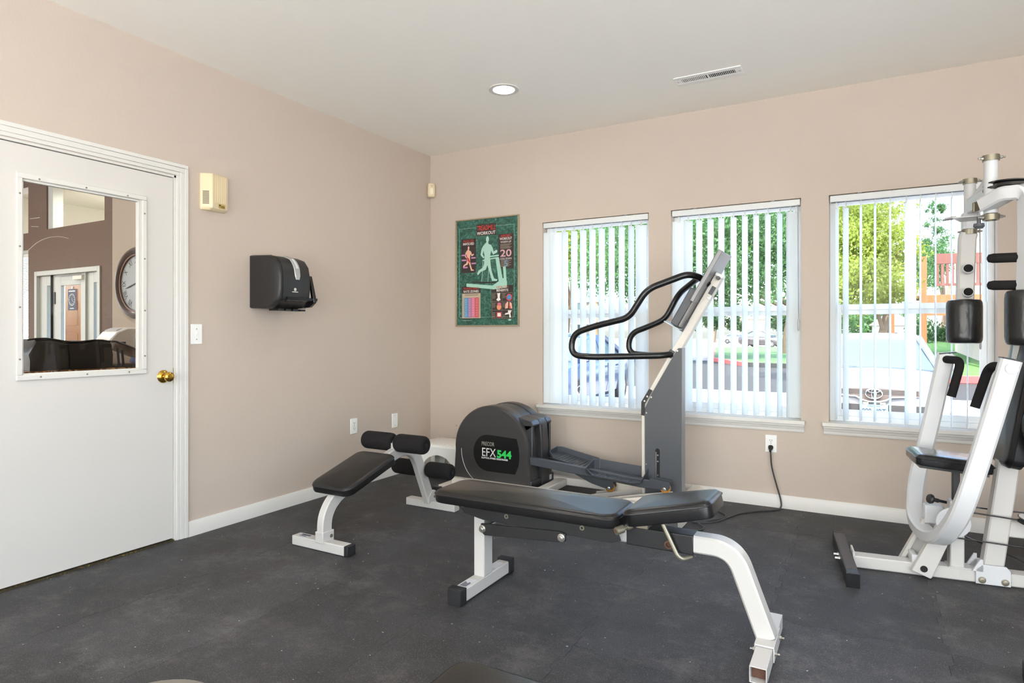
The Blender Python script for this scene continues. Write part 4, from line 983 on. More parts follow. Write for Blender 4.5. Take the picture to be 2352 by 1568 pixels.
# press arm: one bent tube, far grip arm - base bend - near grip arm
pa_ = fillet([(.487, .285, 1.060), (.408, .285, .64), (.352, .285, .40), (.322, .16, .222), (.345, -.02, .188), (.372, -.16, .222), (.418, -.285, .38), (.478, -.285, .60), (.592, -.285, 1.050)], [.10, .14, .10, .10, .10, .14, .10], 8)
arm_ = g('press_arm', MB().rsweep(pa_, (1, -.1, 0), .076, .058, .009), M['white2'])
g('arm_cap', MB().obox((.488, .285, 1.0625), (.076, .058, .006), (1, 0, .1), (0, 1, 0), (-.1, 0, 1)), M['blkgloss'], .002, arm_); g('arm_cap', MB().obox((.593, -.285, 1.0535), (.076, .058, .006), (1, 0, -.22), (0, 1, 0), (.22, 0, 1)), M['blkgloss'], .002, arm_)
gp = fillet([(.585, -.26, 1.018), (.560, -.125, 1.018), (.505, -.125, .826)], .05, 8)
g('hand_grip', MB().tube(gp, .0195, 16), M['foam'], parent=arm_)
g('grip_boss', MB().lathe([(.024, 0), (.024, .004), (.017, .006)], (.588, -.314, 1.015), (0, -1, 0), 20), M['white2'], parent=arm_)
gp = fillet([(.482, .26, 1.030), (.512, .118, 1.030), (.470, .118, .852)], .05, 8)
g('hand_grip', MB().tube(gp, .0195, 16), M['foam'], parent=arm_)
# inner seat bracket, spring knob
g('seat_upright', MB().box(.432, .490, -.032, .032, .055, .372), M['white'], .006)
g('upright_hole', MB().cyl((.463, -.0325, .222), (.463, -.034, .222), .011, 14), M['blackslot']); g('weld_plate', MB().box(.425, .52, -.040, .040, .058, .064), M['white'])
g('cam_disc', MB().lathe([(.070, 0), (.070, .010)], (.442, -.046, .272), (0, 1, 0), 36), M['white2'], .001)
g('cam_hub', MB().lathe([(.016, 0), (.016, .004), (.008, .006)], (.452, -.046, .272), (0, -1, 0), 14), M['nickel'])
g('knob_bracket', MB().box(.345, .425, .045, .10, .235, .325), M['white2'], .006)
kb = g('adjust_knob', MB().lathe([(.010, 0), (.010, .028), (.022, .030), (.024, .038), (.020, .046), (.010, .048)], (.40, .045, .35), (-1, -.35, .25), 16), M['blkplastic'])
g('knob_shaft', MB().cyl((.395, .045, .352), (.455, .065, .338), .007, 10), M['blkmetal'], parent=kb)
# seat
g('seat_post', MB().box(.446, .476, -.014, .014, .36, .525), M['blkmetal'], .003)
def fseat(x, y, z): return Vector((.428+x+z*.07, y, .535-x*.085+z))
g('seat_pad', pad(.305, .275, .052, .03, fseat, crown=.006, edge=.02), mat('seat_vinyl', (24, 25, 27), .2, spec=.6, bump=.25, bscale=45))
g('seat_piping', MB().tube([fseat(x, y, .034) for x, y in rrect(.309, .279, .03, 6)], .003, 6, closed=True), M['blkgloss'])
g('seat_board', MB().obox(fseat(0, 0, -.006), (.27, .24, .012), (1, 0, -.085), (0, 1, 0), (.085, 0, 1)), M['blkmetal'])
# back pad on its steel post
bt = R(9)
def fback(x, y, z): return Vector((.735+x*math.sin(bt)-z*math.cos(bt), y, .875+x*math.cos(bt)+z*math.sin(bt)))
g('back_pad', pad(.66, .275, .065, .045, fback, crown=.012, edge=.022), M['vinyl'])
g('back_board', MB().obox(fback(0, 0, -.008), (.014, .25, .62), (math.cos(bt), 0, -math.sin(bt)), (0, 1, 0), (math.sin(bt), 0, math.cos(bt))), M['blkmetal'])
g('pad_post', MB().rsweep([(.700, -.03, .60), (.735, -.03, .90), (.758, -.03, 1.40)], (0, 1, 0), .05, .05, .005), mat('brushed_steel', (150, 150, 148), .28, .9))
# main upright with its foot plates
g('main_upright', MB().rsweep([(.598, 0, .05), (.665, 0, .58), (.745, 0, 1.20), (.775, 0, 1.80)], (0, 1, 0), .062, .082, .006), M['white'])
for s in (-1, 1):
    fpz = g('foot_plate', MB().prism([(.528, .003), (.662, .003), (.662, .072), (.645, .093), (.552, .093), (.528, .068)], 'y', s*.047-.0045, s*.047+.0045), M['white2'], .002)
    for x in (.552, .640):
        g('bolt', MB().lathe([(.0155, 0), (.0155, .002), (.0105, .0025), (.0105, .007), (.006, .008)], (x, s*.0515, .022), (0, s, 0), 14), M['nickel'], parent=fpz)
    g('gusset', MB().prism([(.515, .06), (.556, .06), (.556, .115), (.545, .115)], 'y', s*.047-.0045, s*.047+.0045), M['white2'], parent=fpz)
g('low_cross_tube', MB().rsweep([(.66, 0, .262), (1.60, 0, .262)], (0, 1, 0), .05, .075, .005), M['white'])
# pulleys and cables
def pulley(c, axis, r, mname='white2'):
    p = g('pulley', MB().lathe([(r, -.011), (r*.86, -.004), (r*.86, .004), (r, .011)], c, axis, 28), M['blkplastic'])
    c = Vector(c); a = Vector(axis).normalized()
    g('pulley_cover', MB().lathe([(r*.92, .0115), (r*.92, .014), (.012, .016)], c, a, 28), M[mname], parent=p); g('pulley_cover', MB().lathe([(r*.92, .0115), (r*.92, .014), (.012, .016)], c, -a, 28), M[mname], parent=p)
    return p
pulley((.735, -.068, .318), (.12, -.12, 1), .055); pulley((.752, -.068, .192), (.3, -.45, .8), .05)
for pts in ([(.455, -.052, .335), (.70, -.068, .318), (1.5, -.068, .330)], [(.500, .03, .340), (.62, .042, .330), (1.5, .05, .32)], [(.452, -.052, .205), (.72, -.068, .196), (1.5, -.068, .200)], [(.50, .02, .20), (.80, .02, .08), (1.5, .02, .10)]):
    g('cable', MB().tube([Vector(p) for p in pts], .0035, 8), M['blkgloss'])
# big cable disc near the right edge, with its chain clamp
ds = g('cable_disc', MB().lathe([(.165, -.010), (.172, -.006), (.172, .006), (.165, .010), (.150, .013), (.02, .016)], (.835, -.235, .765), (-.15, -1, .1), 44), M['white2'])
g('disc_cable', MB().tube([(.835-.178*math.cos(R(a)), -.235+.026*math.cos(R(a)), .765+.178*math.sin(R(a))) for a in range(-60, 61, 8)], .004, 8), M['blkgloss'], parent=ds)
for k, (x, z) in enumerate(((.672, .835), (.680, .860), (.688, .884), (.697, .906))):
    g('chain_link', MB().tube([(x+.010*math.cos(R(a))*(1 if k % 2 else .5), -.232+(.006*math.cos(R(a)) if k % 2 == 0 else 0), z+.017*math.sin(R(a))) for a in range(0, 360, 40)], .0035, 6, closed=True), M['nickel'], parent=ds)
g('chain_clamp', MB().obox((.706, -.235, .930), (.05, .022, .022), (1, 0, -.3), (0, 1, 0), (.3, 0, 1)), M['nickel'], .003, ds)
g('disc_mount', MB().cyl((.835, -.222, .765), (.82, -.03, .765), .02, 14), M['white'])
g('lower_cable', MB().tube([(.752, -.215, .62), (.785, -.15, .45), (.80, -.07, .34)], .004, 8), M['blkgloss'])
# ---- butterfly station overhead
g('head_beam', MB().rsweep([(.585, .03, 1.845), (1.05, .02, 1.800), (1.60, 0, 1.78)], (0, 1, 0), .075, .07, .006), M['white'])
g('yoke', MB().obox((.585, .075, 1.800), (.055, .30, .075), (1, 0, 0), (0, 1, 0), (0, 0, 1)), M['white2'], .006)
g('yoke_gusset', MB().prism([(-.10, 1.835), (.22, 1.835), (.22, 1.845), (-.02, 1.905), (-.10, 1.91)], 'x', .578, .590), M['white2'])
def collar(c, r, m='nickel'):
    o = g('collar', MB().ring(r+.004, r-.004, -.013, .013, c, (0, 0, 1), 24), M[m]); c = Vector(c)
    for s in (-1, 1): g('set_screw', MB().lathe([(.007, 0), (.007, .010), (.0045, .012), (.0045, .020)], c+Vector((s*(r+.003), -.01, 0)), (s, -.2, 0), 8), M['steel'], parent=o)
    return o
NP, FP = (.567, -.12), (.578, .245)
g('pivot_tube', MB().cyl((NP[0], NP[1], 1.705), (NP[0], NP[1], 1.960), .0275, 24), M['white2']); collar((NP[0], NP[1], 1.955), .0285); collar((NP[0], NP[1], 1.688), .0275)
g('pivot_tube', MB().cyl((FP[0], FP[1], 1.70), (FP[0], FP[1], 1.935), .0255, 24), M['white2']); collar((FP[0], FP[1], 1.930), .0265)
g('arm_socket', MB().rsweep([(FP[0], FP[1], 1.770), (FP[0], FP[1], 1.690)], (1, 0, 0), .066, .066, .012), M['white2']); collar((FP[0]-.003, FP[1], 1.676), .029)
g('pull_knob', MB().lathe([(.008, 0), (.008, .03), (.020, .032), (.022, .045), (.015, .055)], (NP[0]-.045, NP[1], 1.695), (0, 0, -1), 16), M['charcoal'])
g('cam_pulley', MB().lathe([(.102, -.017), (.112, -.013), (.112, -.008), (.098, -.005), (.098, .004), (.112, .008), (.112, .013), (.10, .016)], (.655, -.105, 1.818), (.10, .05, 1), 44), M['blkgloss'])
g('cam_plate', MB().lathe([(.095, 0), (.095, .006)], (.655, -.105, 1.792), (.10, .05, 1), 36), M['white2'])
g('cable_anchor', MB().obox((.555, -.035, 1.765), (.10, .012, .045), (1, .6, .45), (-.6, 1, 0), (0, 0, 1)), M['nickel'], .003)
g('link_plate', MB().prism([(.44, -.03), (.50, -.055), (.62, -.06), (.62, .05), (.50, .09)], 'z', 1.705, 1.712), M['silver'], .002)
for y in (-.02, .02): g('stop_pin', MB().cyl((.47, y+.05, 1.722), (.425, y+.06, 1.718), .006, 10), M['silver'])
# swinging arms, roller pads and hand pegs
far = g('swing_arm', MB().rsweep([(FP[0]-.006, FP[1], 1.668), (FP[0]-.012, FP[1], 1.640), (FP[0]-.022, FP[1], 1.325)], (1, 0, 0), .072, .05, .007), M['white'])
for z in (1.482, 1.365):
    g('peg', MB().lathe([(.024, 0), (.024, .042), (.022, .045)], (FP[0]-.016, FP[1]-.024, z), (-.16, -1, .12), 20), M['white2'], parent=far)
    g('peg_cap', MB().lathe([(.020, 0), (.019, .002), (.006, .001)], Vector((FP[0]-.016, FP[1]-.024, z))+Vector((-.16, -1, .12)).normalized()*.045, (-.16, -1, .12), 20), M['foam'], parent=far)
def rollpad(c, z0, z1, r):
    return g('arm_pad', MB().lathe([(.02, z0+.012), (r*.70, z0), (r*.90, z0+.004), (r*.975, z0+.015), (r, z0+.035), (r, z1-.035), (r*.975, z1-.015), (r*.90, z1-.004), (r*.70, z1), (.02, z1-.01)], (c[0], c[1], 0), (0, 0, 1), 32), M['crinkle'])
rollpad((FP[0]-.024, FP[1]), 1.112, 1.335, .077)
near_ = fillet([(NP[0]-.025, NP[1]-.01, 1.742), (NP[0]+.03, NP[1]-.09, 1.775), (.668, -.25, 1.775), (.672, -.25, 1.60), (.665, -.25, 1.335)], [.02, .11, .10], 12)
na = g('swing_arm', MB().rsweep(near_, (.85, .3, .1), .074, .062, .008), M['white2'])
for z in (1.492, 1.372):
    g('hand_peg', MB().lathe([(.021, 0), (.021, .105), (.017, .122), (.008, .127)], (.650, -.235, z), (-1, .55, .05), 20), M['foam'], parent=na)
rollpad((.662, -.25), 1.112, 1.350, .080)
# the rest of the machine, beyond the right edge of the frame
g('rear_upright', MB().box(1.58, 1.66, -.04, .04, .06, 1.82), M['white'], .006)
g('guide_rod', MB().cyl((1.30, -.08, .06), (1.30, -.08, 1.79), .012, 12), M['steel']); g('guide_rod', MB().cyl((1.30, .08, .06), (1.30, .08, 1.79), .012, 12), M['steel'])
for k in range(10): g('weight_plate', MB().box(1.23, 1.37, -.15, .15, .10+k*.042, .138+k*.042), M['blkmetal'], .003)
g('rear_stabilizer', MB().box(1.60, 1.66, -.62, .40, 0, .06), M['white'], .004)
# foot of the neighbouring station, just entering the frame at the lower right
t = thing('machine_foot', (4.02, -1.88, 0), 'white steel foot bar with a black end at the lower right corner of the floor', 'machine foot')
obj('foot_bar', MB().obox((4.05, -1.885, .031), (.40, .062, .058), (1, -.10, 0), (.10, 1, 0), (0, 0, 1)), M['white2'], t, .004)
obj('foot_cap', MB().obox((3.847, -1.866, .030), (.012, .064, .060), (1, -.10, 0), (.10, 1, 0), (0, 0, 1)), M['rubbercap'], t, .003)
obj('foot_plate', MB().obox((4.20, -1.90, .15), (.06, .06, .20), (1, -.10, 0), (.10, 1, 0), (0, 0, 1)), M['white2'], t, .004)

# ================================================================== SECOND BENCH, only its top edge enters the frame at the bottom
t = thing('weight_bench', (2.70, -3.72, 0), 'black vinyl bench pad cut off by the bottom edge of the picture', 'bench')
def fw_(x, y, z): return Vector((2.735+x*.96+y*.20*0, -3.80+y, .388+z))
obj('pad', pad(.30, .86, .066, .05, fw_, crown=.006, edge=.03), M['vinyl'], t)
obj('frame_tube', MB().box(2.705, 2.765, -4.15, -3.45, .335, .388), M['white'], t, .005)
obj('leg', MB().box(2.705, 2.765, -3.62, -3.56, .05, .34), M['white'], t, .005); obj('leg', MB().box(2.705, 2.765, -4.12, -4.06, .05, .34), M['white'], t, .005)
obj('foot', MB().box(2.53, 2.94, -3.62, -3.56, 0, .055), M['white'], t, .004); obj('foot', MB().box(2.53, 2.94, -4.12, -4.06, 0, .055), M['white'], t, .004)
t = thing('stool', (2.10, -3.78, 0), 'worn grey rounded stool top at the bottom edge, left of the bench pad', 'stool')
obj('seat', MB().lathe([(.04, .360), (.135, .362), (.150, .375), (.150, .388), (.138, .398), (.09, .401), (.02, .402)], (2.12, -3.80, 0), (0, 0, 1), 36), mat('worn_seat', (112, 107, 98), .4, var=.25, vscale=18), t)
obj('post', MB().cyl((2.12, -3.80, .02), (2.12, -3.80, .362), .028, 18), M['steel'], t)
obj('base', MB().lathe([(.16, 0), (.16, .012), (.05, .03), (.03, .04)], (2.12, -3.80, 0), (0, 0, 1), 30), M['blkmetal'], t)

# ================================================================== LOBBY seen through the door pane
M['brown'] = mat('brown_wall_paint', (104, 84, 70), .7, bump=.1, bscale=120)
M['beige'] = mat('lobby_beige_paint', (188, 176, 160), .75, bump=.1, bscale=120)
M['cream'] = mat('cream_paint', (236, 234, 226), .7)
M['lobbytrim'] = mat('lobby_trim', (188, 192, 187), .4)
LY = .30
struct('floor_lobby', MB().box(-10.2, -.12, -7.2, .30, -.08, -.02), mat('lobby_floor', (150, 128, 104), .45))
struct('ceiling_lobby', MB().box(-10.2, -.12, -7.2, .30, 3.7, 3.8), M['cream'])
ups = [(-8.6, -7.961, 2.722, 3.5), (-7.402, -5.823, 2.735, 3.5), (-8.6, -7.961, .9, 2.463), (-7.70, -5.94, 0, 2.075)]
struct('wall_lobby_back', holed(MB(), -10.2, -3.45, -.08, 3.8, ups, lambda m, a, b, c, d: m.box(a, b, LY, LY+.14, c, d)), M['brown'], smooth=0)
struct('wall_lobby_side', MB().box(-3.449, -3.33, -.75, LY, -.08, 3.7).box(-3.449, -.12, -.87, -.75, -.08, 3.7), M['beige'], smooth=0)
struct('wall_lobby_left', holed(MB(), -7.2, .3, -.08, 3.8, [(-6.0, -1.0, .7, 2.8)], lambda m, a, b, c, d: m.box(-10.2, -10.06, a, b, c, d)), M['brown'], smooth=0)
struct('wall_lobby_rear', holed(MB(), -10.2, -.12, -.08, 3.8, [(-9, -5, .7, 2.8)], lambda m, a, b, c, d: m.box(a, b, -7.2, -7.06, c, d)), M['beige'], smooth=0)
# vestibule behind the upper openings
struct('wall_vestibule', MB().box(-8.8, -5.6, 2.4, 2.5, 2.5, 3.6).box(-8.8, -8.7, LY+.14, 2.4, 2.5, 3.6).box(-5.7, -5.6, LY+.14, 2.4, 2.5, 3.6), M['cream'], smooth=0)
struct('ceiling_vestibule', MB().box(-8.8, -5.6, LY+.14, 2.5, 3.40, 3.5), M['cream'], smooth=0)
struct('floor_vestibule', MB().box(-8.8, -5.6, LY+.14, 2.5, 2.42, 2.5), M['cream'], smooth=0)
struct('trim_4', MB().box(-7.403, -7.26, LY+.02, LY+.16, 2.735, 3.5), M['lobbytrim'])
def lobby_lamp(x, y, z, label, w):
    t = thing('recessed_ceiling_light', (x, y, z), label, 'ceiling light')
    obj('trim_ring', MB().ring(.11, .075, 0, -.008, (x, y, z), (0, 0, 1), 32), M['trim'], t); obj('lens', MB().cyl((x, y, z-.002), (x, y, z-.004), .075, 32), M['lens'], t)
    l = bpy.data.lights.new('lamp', 'AREA'); l.shape = 'DISK'; l.size = .15; l.energy = w; l.color = (1, .97, .93); l.spread = R(175)
    lo = bpy.data.objects.new('lamp', l); COL.objects.link(lo); lo.parent = t; lo.location = (0, 0, -.015)
lobby_lamp(-6.30, .95, 3.40, 'recessed lamp in the bright upper opening seen through the door pane', 45)
for x, y in ((-2.2, -2.6), (-6.2, -1.6), (-6.2, -4.2)):  # unseen lamps added to brighten the lobby
    t = thing('recessed_ceiling_light', (x, y, 3.7), 'recessed lobby ceiling lamp '+{-2.6: 'over the reception counter', -1.6: 'near the lobby entrance', -4.2: 'deep in the lobby'}[y]+', out of sight', 'ceiling light', 'lobby lamps out of the frame')
    obj('lens', MB().cyl((x, y, 3.698), (x, y, 3.694), .08, 24), M['lens'], t)
    l = bpy.data.lights.new('lamp', 'AREA'); l.shape = 'DISK'; l.size = .16; l.energy = 34; l.color = (1, .97, .93)
    lo = bpy.data.objects.new('lamp', l); COL.objects.link(lo); lo.parent = t; lo.location = (0, 0, -.015)
# entrance: glazed door between two sidelights
ent = struct('door_2', MB().box(-7.735, -7.665, LY-.02, LY+.15, 0, 2.106).box(-5.98, -5.910, LY-.02, LY+.15, 0, 2.106).box(-7.665, -5.98, LY-.02, LY+.15, 2.036, 2.106), M['lobbytrim'], .004)
def lite(x0, x1, g0, g1, zt, nm):
    o = obj(nm, MB().box(x0, g0, LY+.03, LY+.08, .02, 2.03).box(g1, x1, LY+.03, LY+.08, .02, 2.03).box(g0, g1, LY+.03, LY+.08, zt, 2.03).box(g0, g1, LY+.03, LY+.08, .02, .30), M['lobbytrim'], ent, .003)
    obj('glass_pane', MB().box(g0, g1, LY+.05, LY+.055, .30, zt), M['glass'], o, smooth=0); return o
lite(-7.665, -7.285, -7.46, -7.35, 1.885, 'sidelight'); lite(-6.32, -5.98, -6.157, -6.025, 1.885, 'sidelight')
dl = lite(-7.275, -6.33, -7.05, -6.50, 1.872, 'door_leaf')
obj('mullion', MB().box(-7.287, -7.273, LY+.0, LY+.1, 0, 2.04), M['blackslot'], ent); obj('mullion', MB().box(-6.332, -6.318, LY+.0, LY+.1, 0, 2.04), M['lobbytrim'], ent)
obj('deadbolt_plate', MB().box(-7.255, -7.205, LY+.018, LY+.03, 1.60, 1.78), M['blkplastic'], dl)
obj('closer_box', MB().box(-6.62, -6.38, LY-.02, LY+.03, 1.94, 2.0), M['cream'], dl); obj('closer_arm', MB().box(-7.1, -6.38, LY-.03, LY-.022, 2.0, 2.008), M['blkplastic'], dl)
sgn = obj('hours_sign', MB().box(-6.874, -6.645, LY+.040, LY+.044, 1.50, 1.812), M['inkblue'], dl, label='navy clock-face sign hung on the door glass')
sc_ = Vector((-6.76, LY+.039, 1.655))
obj('sign_ring', MB().ring(.088, .080, 0, .0015, sc_, (0, -1, 0), 32), M['ink_w'], sgn)
for k in range(12): obj('hour_dot', MB().cyl(sc_+Vector((.066*math.sin(k*PI/6), 0, .066*math.cos(k*PI/6))), sc_+Vector((.066*math.sin(k*PI/6), -.002, .066*math.cos(k*PI/6))), .007, 8), M['ink_w'], sgn)
obj('sign_hand', MB().obox(sc_+Vector((.014, 0, -.014)), (.05, .002, .006), (1, 0, -1), (0, 1, 0), (1, 0, 1)), M['ink_w'], sgn); obj('sign_hand', MB().obox(sc_+Vector((0, 0, .018)), (.006, .002, .036), (1, 0, 0), (0, 1, 0), (0, 0, 1)), M['ink_w'], sgn)
obj('sign_line', MB().box(-6.85, -6.67, LY+.038, LY+.040, 1.772, 1.790), M['ink_w'], sgn); obj('sign_line', MB().box(-6.81, -6.71, LY+.038, LY+.040, 1.522, 1.534), M['ink_w'], sgn)
obj('hanger_cap', MB().cyl((-6.76, LY+.04, 1.83), (-6.76, LY+.046, 1.83), .022, 16), M['ink_w'], sgn)
# left window with a mini blind
wl_ = struct('window_9', frame_x(MB(), -8.6, -7.961, .9, 2.463, LY+.02, LY+.12, .03, .012, .05, .05), M['lobbytrim'])
obj('glass_pane', MB().box(-8.57, -7.973, LY+.10, LY+.104, .95, 2.41), M['glass'], wl_, smooth=0)
t = thing('mini_blind', (-8.27, LY+.05, .95), 'white mini blind in the narrow lobby window at the left edge of the door pane', 'blind')
obj('headrail', MB().box(-8.57, -7.975, LY+.03, LY+.06, 2.36, 2.41), M['blind'], t)
SLM = finish(bpy.data.meshes.new('slat'), MB().obox((0, 0, 0), (.59, .024, .0012), (1, 0, 0), (0, 1, -.35), (0, .35, 1)), M['vane'], 0)
for k in range(56):
    o = bpy.data.objects.new('slat', SLM); COL.objects.link(o); o.parent = t; o.location = (0, 0, .02+k*.0248)
# wall clock
kc = Vector((-2.985, -.87, 1.668))
t = thing('wall_clock', kc, 'large round wall clock with roman numerals in a dark frame, beyond the door pane', 'clock')
wood = mat('clock_wood', (74, 58, 50), .3, var=.2, vscale=20)
obj('clock_frame', MB().lathe([(.362, 0), (.362, .02), (.345, .042), (.325, .046), (.300, .034), (.288, .022)], kc, (0, -1, 0), 56, cap1=False), wood, t)
obj('inner_rim', MB().ring(.290, .277, .010, .030, kc, (0, -1, 0), 56), mat('clock_copper', (104, 70, 52), .4, .2), t)
obj('clock_face', MB().cyl(kc+Vector((0, -.004, 0)), kc+Vector((0, -.012, 0)), .288, 56), mat('clock_dial', (176, 186, 190), .5), t)
for k, s in enumerate(('XII', 'I', 'II', 'III', 'IIII', 'V', 'VI', 'VII', 'VIII', 'IX', 'X', 'XI')):
    a = k*PI/6; up = Vector((math.sin(a), 0, math.cos(a))); rt = Vector((math.cos(a), 0, -math.sin(a)))
    text('numeral', s, .085, kc+up*.200+Vector((0, -.0128, 0)), rt, up, M['ink_k'], t, 'CENTER', .75)
for a, L_, w in ((255, .215, .013), (80, .13, .016)):
    v = Vector((math.sin(R(a)), 0, math.cos(R(a)))); n = Vector((-v.z, 0, v.x))
    obj('clock_hand', MB().add([kc+Vector((0, -.016, 0))+p for p in (-v*.03-n*w*.3, -v*.03+n*w*.3, v*L_*.6+n*w*.6, v*L_, v*L_*.6-n*w*.6)], [(0, 1, 2, 3, 4)]), M['ink_k'], t, smooth=0)
obj('hub_cap', MB().cyl(kc+Vector((0, -.012, 0)), kc+Vector((0, -.02, 0)), .014, 16), M['ink_k'], t)
# counter with granite top, and what stands on it
def granite():
    m = bpy.data.materials.new('brown_granite'); m.use_nodes = True; q = m.node_tree; b = q.nodes['Principled BSDF']; b.inputs['Roughness'].default_value = .18
    g_ = q.nodes.new('ShaderNodeNewGeometry'); v = q.nodes.new('ShaderNodeTexVoronoi'); v.inputs['Scale'].default_value = 55
    r = q.nodes.new('ShaderNodeValToRGB'); e = r.color_ramp.elements; e[0].position = .1; e[0].color = srgb(46, 32, 24); e[1].position = .8; e[1].color = srgb(196, 148, 96); x = e.new(.45); x.color = srgb(122, 82, 48)
    q.links.new(g_.outputs['Position'], v.inputs['Vector']); q.links.new(v.outputs['Color'], r.inputs[0]); q.links.new(r.outputs[0], b.inputs['Base Color']); return m
t = thing('reception_counter', (-2.1, -2.1, 0), 'lobby counter with a speckled brown granite top behind the door pane', 'counter')
obj('countertop', MB().box(-2.62, -1.70, -3.2, -.95, .855, .895), granite(), t, .006)
obj('cabinet_body', MB().box(-2.55, -1.78, -3.15, -1.0, .0, .855), M['brown'], t)
t = thing('covered_case', (-1.95, -2.06, .895), 'black vinyl-covered case lying on the lobby counter, seen through the door pane', 'case')
mb = MB(); rings = []
for i in range(13):
    q = i/12; y = -2.335+q*.56; h = .215+.012*math.sin(q*9)-.022*q*q-(.08 if i == 0 else 0)
    sag = .006*math.sin(i*2.1)
    rings.append([(-1.76, y, .897), (-1.755+sag, y, .897+h*.5), (-1.775, y, .897+h-.02), (-1.80, y, .897+h+sag*.6), (-1.98, y, .897+h-.008+sag), (-2.16, y, .897+h), (-2.18, y, .897)])
obj('cover', mb.loft(rings), M['vinyl'], t)
for y, tw in ((-2.30, .03), (-2.08, 0), (-1.86, -.01)): obj('cover_fold', MB().tube([(-1.757, y+tw*.2, .90), (-1.748, y+tw*.6, 1.0), (-1.768, y+tw, 1.095)], .004, 6), M['vinyl'], t)
obj('cover_piping', MB().tube([(-1.795, -2.335+k*.056, .897+.215+.012*math.sin(k*.9)-.022*(k/10)**2+.004) for k in range(11)], .006, 8), M['vinyl2'], t)
t = thing('sloping_stand', (-1.9, -1.60, .895), 'black sloping lid on struts with a silver edge, on the counter beside the black case', 'stand')
obj('lid', MB().prism([(-1.765, 1.095), (-1.40, .945), (-1.40, .957), (-1.765, 1.109)], 'x', -2.12, -1.74), M['blkgloss'], t, .004)
obj('lid_edge', MB().prism([(-1.765, 1.105), (-1.40, .953), (-1.40, .959), (-1.765, 1.111)], 'x', -1.742, -1.730), M['silver'], t)
for y, z in ((-1.735, 1.078), (-1.70, 1.06)): obj('strut', MB().cyl((-1.80, y+.03, .906), (-1.80, y+.02, z-.03), .009, 10), M['blkmetal'], t)
obj('blue_packet', MB().obox((-1.80, -1.57, .938), (.04, .08, .04), (1, 0, 0), (0, 1, -.3), (0, .3, 1)), mat('blue_packet', (96, 112, 190), .5), t)
obj('stand_base', MB().box(-2.12, -1.78, -1.745, -1.42, .8975, .906), M['blkplastic'], t)
t = thing('desk_printer', (-2.35, -1.45, .895), 'white rounded desktop printer on the counter below the wall clock', 'printer')
P = [(-1.565, .90), (-1.10, .90), (-1.10, 1.06), (-1.14, 1.13), (-1.20, 1.18), (-1.29, 1.212), (-1.40, 1.214), (-1.49, 1.175), (-1.555, 1.10)]
obj('body', MB().prism(P, 'x', -2.46, -2.22), M['plate'], t, .012)
obj('side_door', MB().prism([(-1.37, .92), (-1.12, .92), (-1.12, 1.05), (-1.17, 1.12), (-1.23, 1.165), (-1.33, 1.195)], 'x', -2.221, -2.213), M['white2'], t, .003)
obj('display', MB().prism([(-1.475, 1.185), (-1.425, 1.207), (-1.425, 1.211), (-1.475, 1.192)], 'x', -2.44, -2.26), M['paperlabel'], t); obj('blue_band', MB().box(-2.222, -2.215, -1.55, -1.42, 1.06, 1.09), M['inkblue'], t)

# ================================================================== OUTSIDE
def px(x, y, t):
    r = Vector((-math.sin(YAW), math.cos(YAW), 0))+Vector((math.cos(YAW), math.sin(YAW), 0))*((x-1176)/1440.7); p = CAM+r*t
    p.z = CAM.z+(764.8-y)/1440.7*t; return p
GZ = -.30
def onground(x, y): 
    t = (CAM.z-GZ)*1440.7/(y-764.8); p = px(x, y, t); p.z = GZ; return p
M['concrete'] = mat('sun_bleached_concrete', (168, 166, 162), .85, bump=.2, bscale=20, var=.06, vscale=1.5)
M['asphalt'] = mat('asphalt', (44, 45, 45), .9, var=.2, vscale=3)  # tree shade on the road is put into this darker tone
M['lawn'] = mat('lawn_green', (72, 112, 54), .9, var=.35, vscale=9)
M['kerbred'] = mat('kerb_red', (178, 78, 76), .7)
struct('ground', MB().box(-60, 60, .17, 12.2, GZ-.2, GZ).box(-60, -10.2, RY-.15, .17, GZ-.2, GZ).box(-10.2, -.12, RY-.15, .17, GZ-.2, GZ-.1), M['concrete'], smooth=0)
struct('ground_rear', MB().box(-60, 60, -40, RY-.15, GZ-.2, GZ).box(RX+.15, 60, RY-.15, .17, GZ-.2, GZ), mat('pale_patio', (240, 238, 233), .85, var=.04, vscale=1.5), smooth=0)  # unseen ground, whitened to bounce light up into the room
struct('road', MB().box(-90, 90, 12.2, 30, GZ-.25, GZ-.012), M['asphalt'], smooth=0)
struct('road_far', MB().box(-120, 120, 30, 160, GZ-.25, GZ-.015), mat('far_paving', (160, 157, 150), .9), smooth=0)
a, b, c, d_ = onground(1634, 828), onground(1860, 846), onground(1900, 800), onground(1640, 801)
isl = [a, (a+b)/2+Vector((0, -2.2, 0)), b, c, d_]
struct('ground_island', MB().add([p+Vector((0, 0, .16)) for p in isl]+[p for p in isl], [tuple(range(5)), (0, 1, 6, 5), (1, 2, 7, 6), (2, 3, 8, 7), (3, 4, 9, 8), (4, 0, 5, 9)]), M['lawn'], smooth=0)
struct('trim_kerb', MB().rsweep([p+Vector((0, 0, .08)) for p in (d_, a, isl[1])], (0, 0, 1), .19, .3, .01), M['kerbred'])
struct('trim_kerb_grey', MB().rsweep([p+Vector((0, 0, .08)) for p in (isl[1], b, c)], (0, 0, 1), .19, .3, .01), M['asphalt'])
e0, e1 = onground(2095, 877), onground(2480, 884)
struct('trim_kerb_right', MB().rsweep([e0+Vector((0, 0, .1)), e1+Vector((0, 0, .1))], (0, 0, 1), .22, .25, .01), M['kerbred'])
l0, l1 = e0+Vector((.1, .4, .18)), e1+Vector((.1, .4, .18)); f0, f1 = l0+Vector((-.5, 8, 1.1)), l1+Vector((2, 8, 1.1))
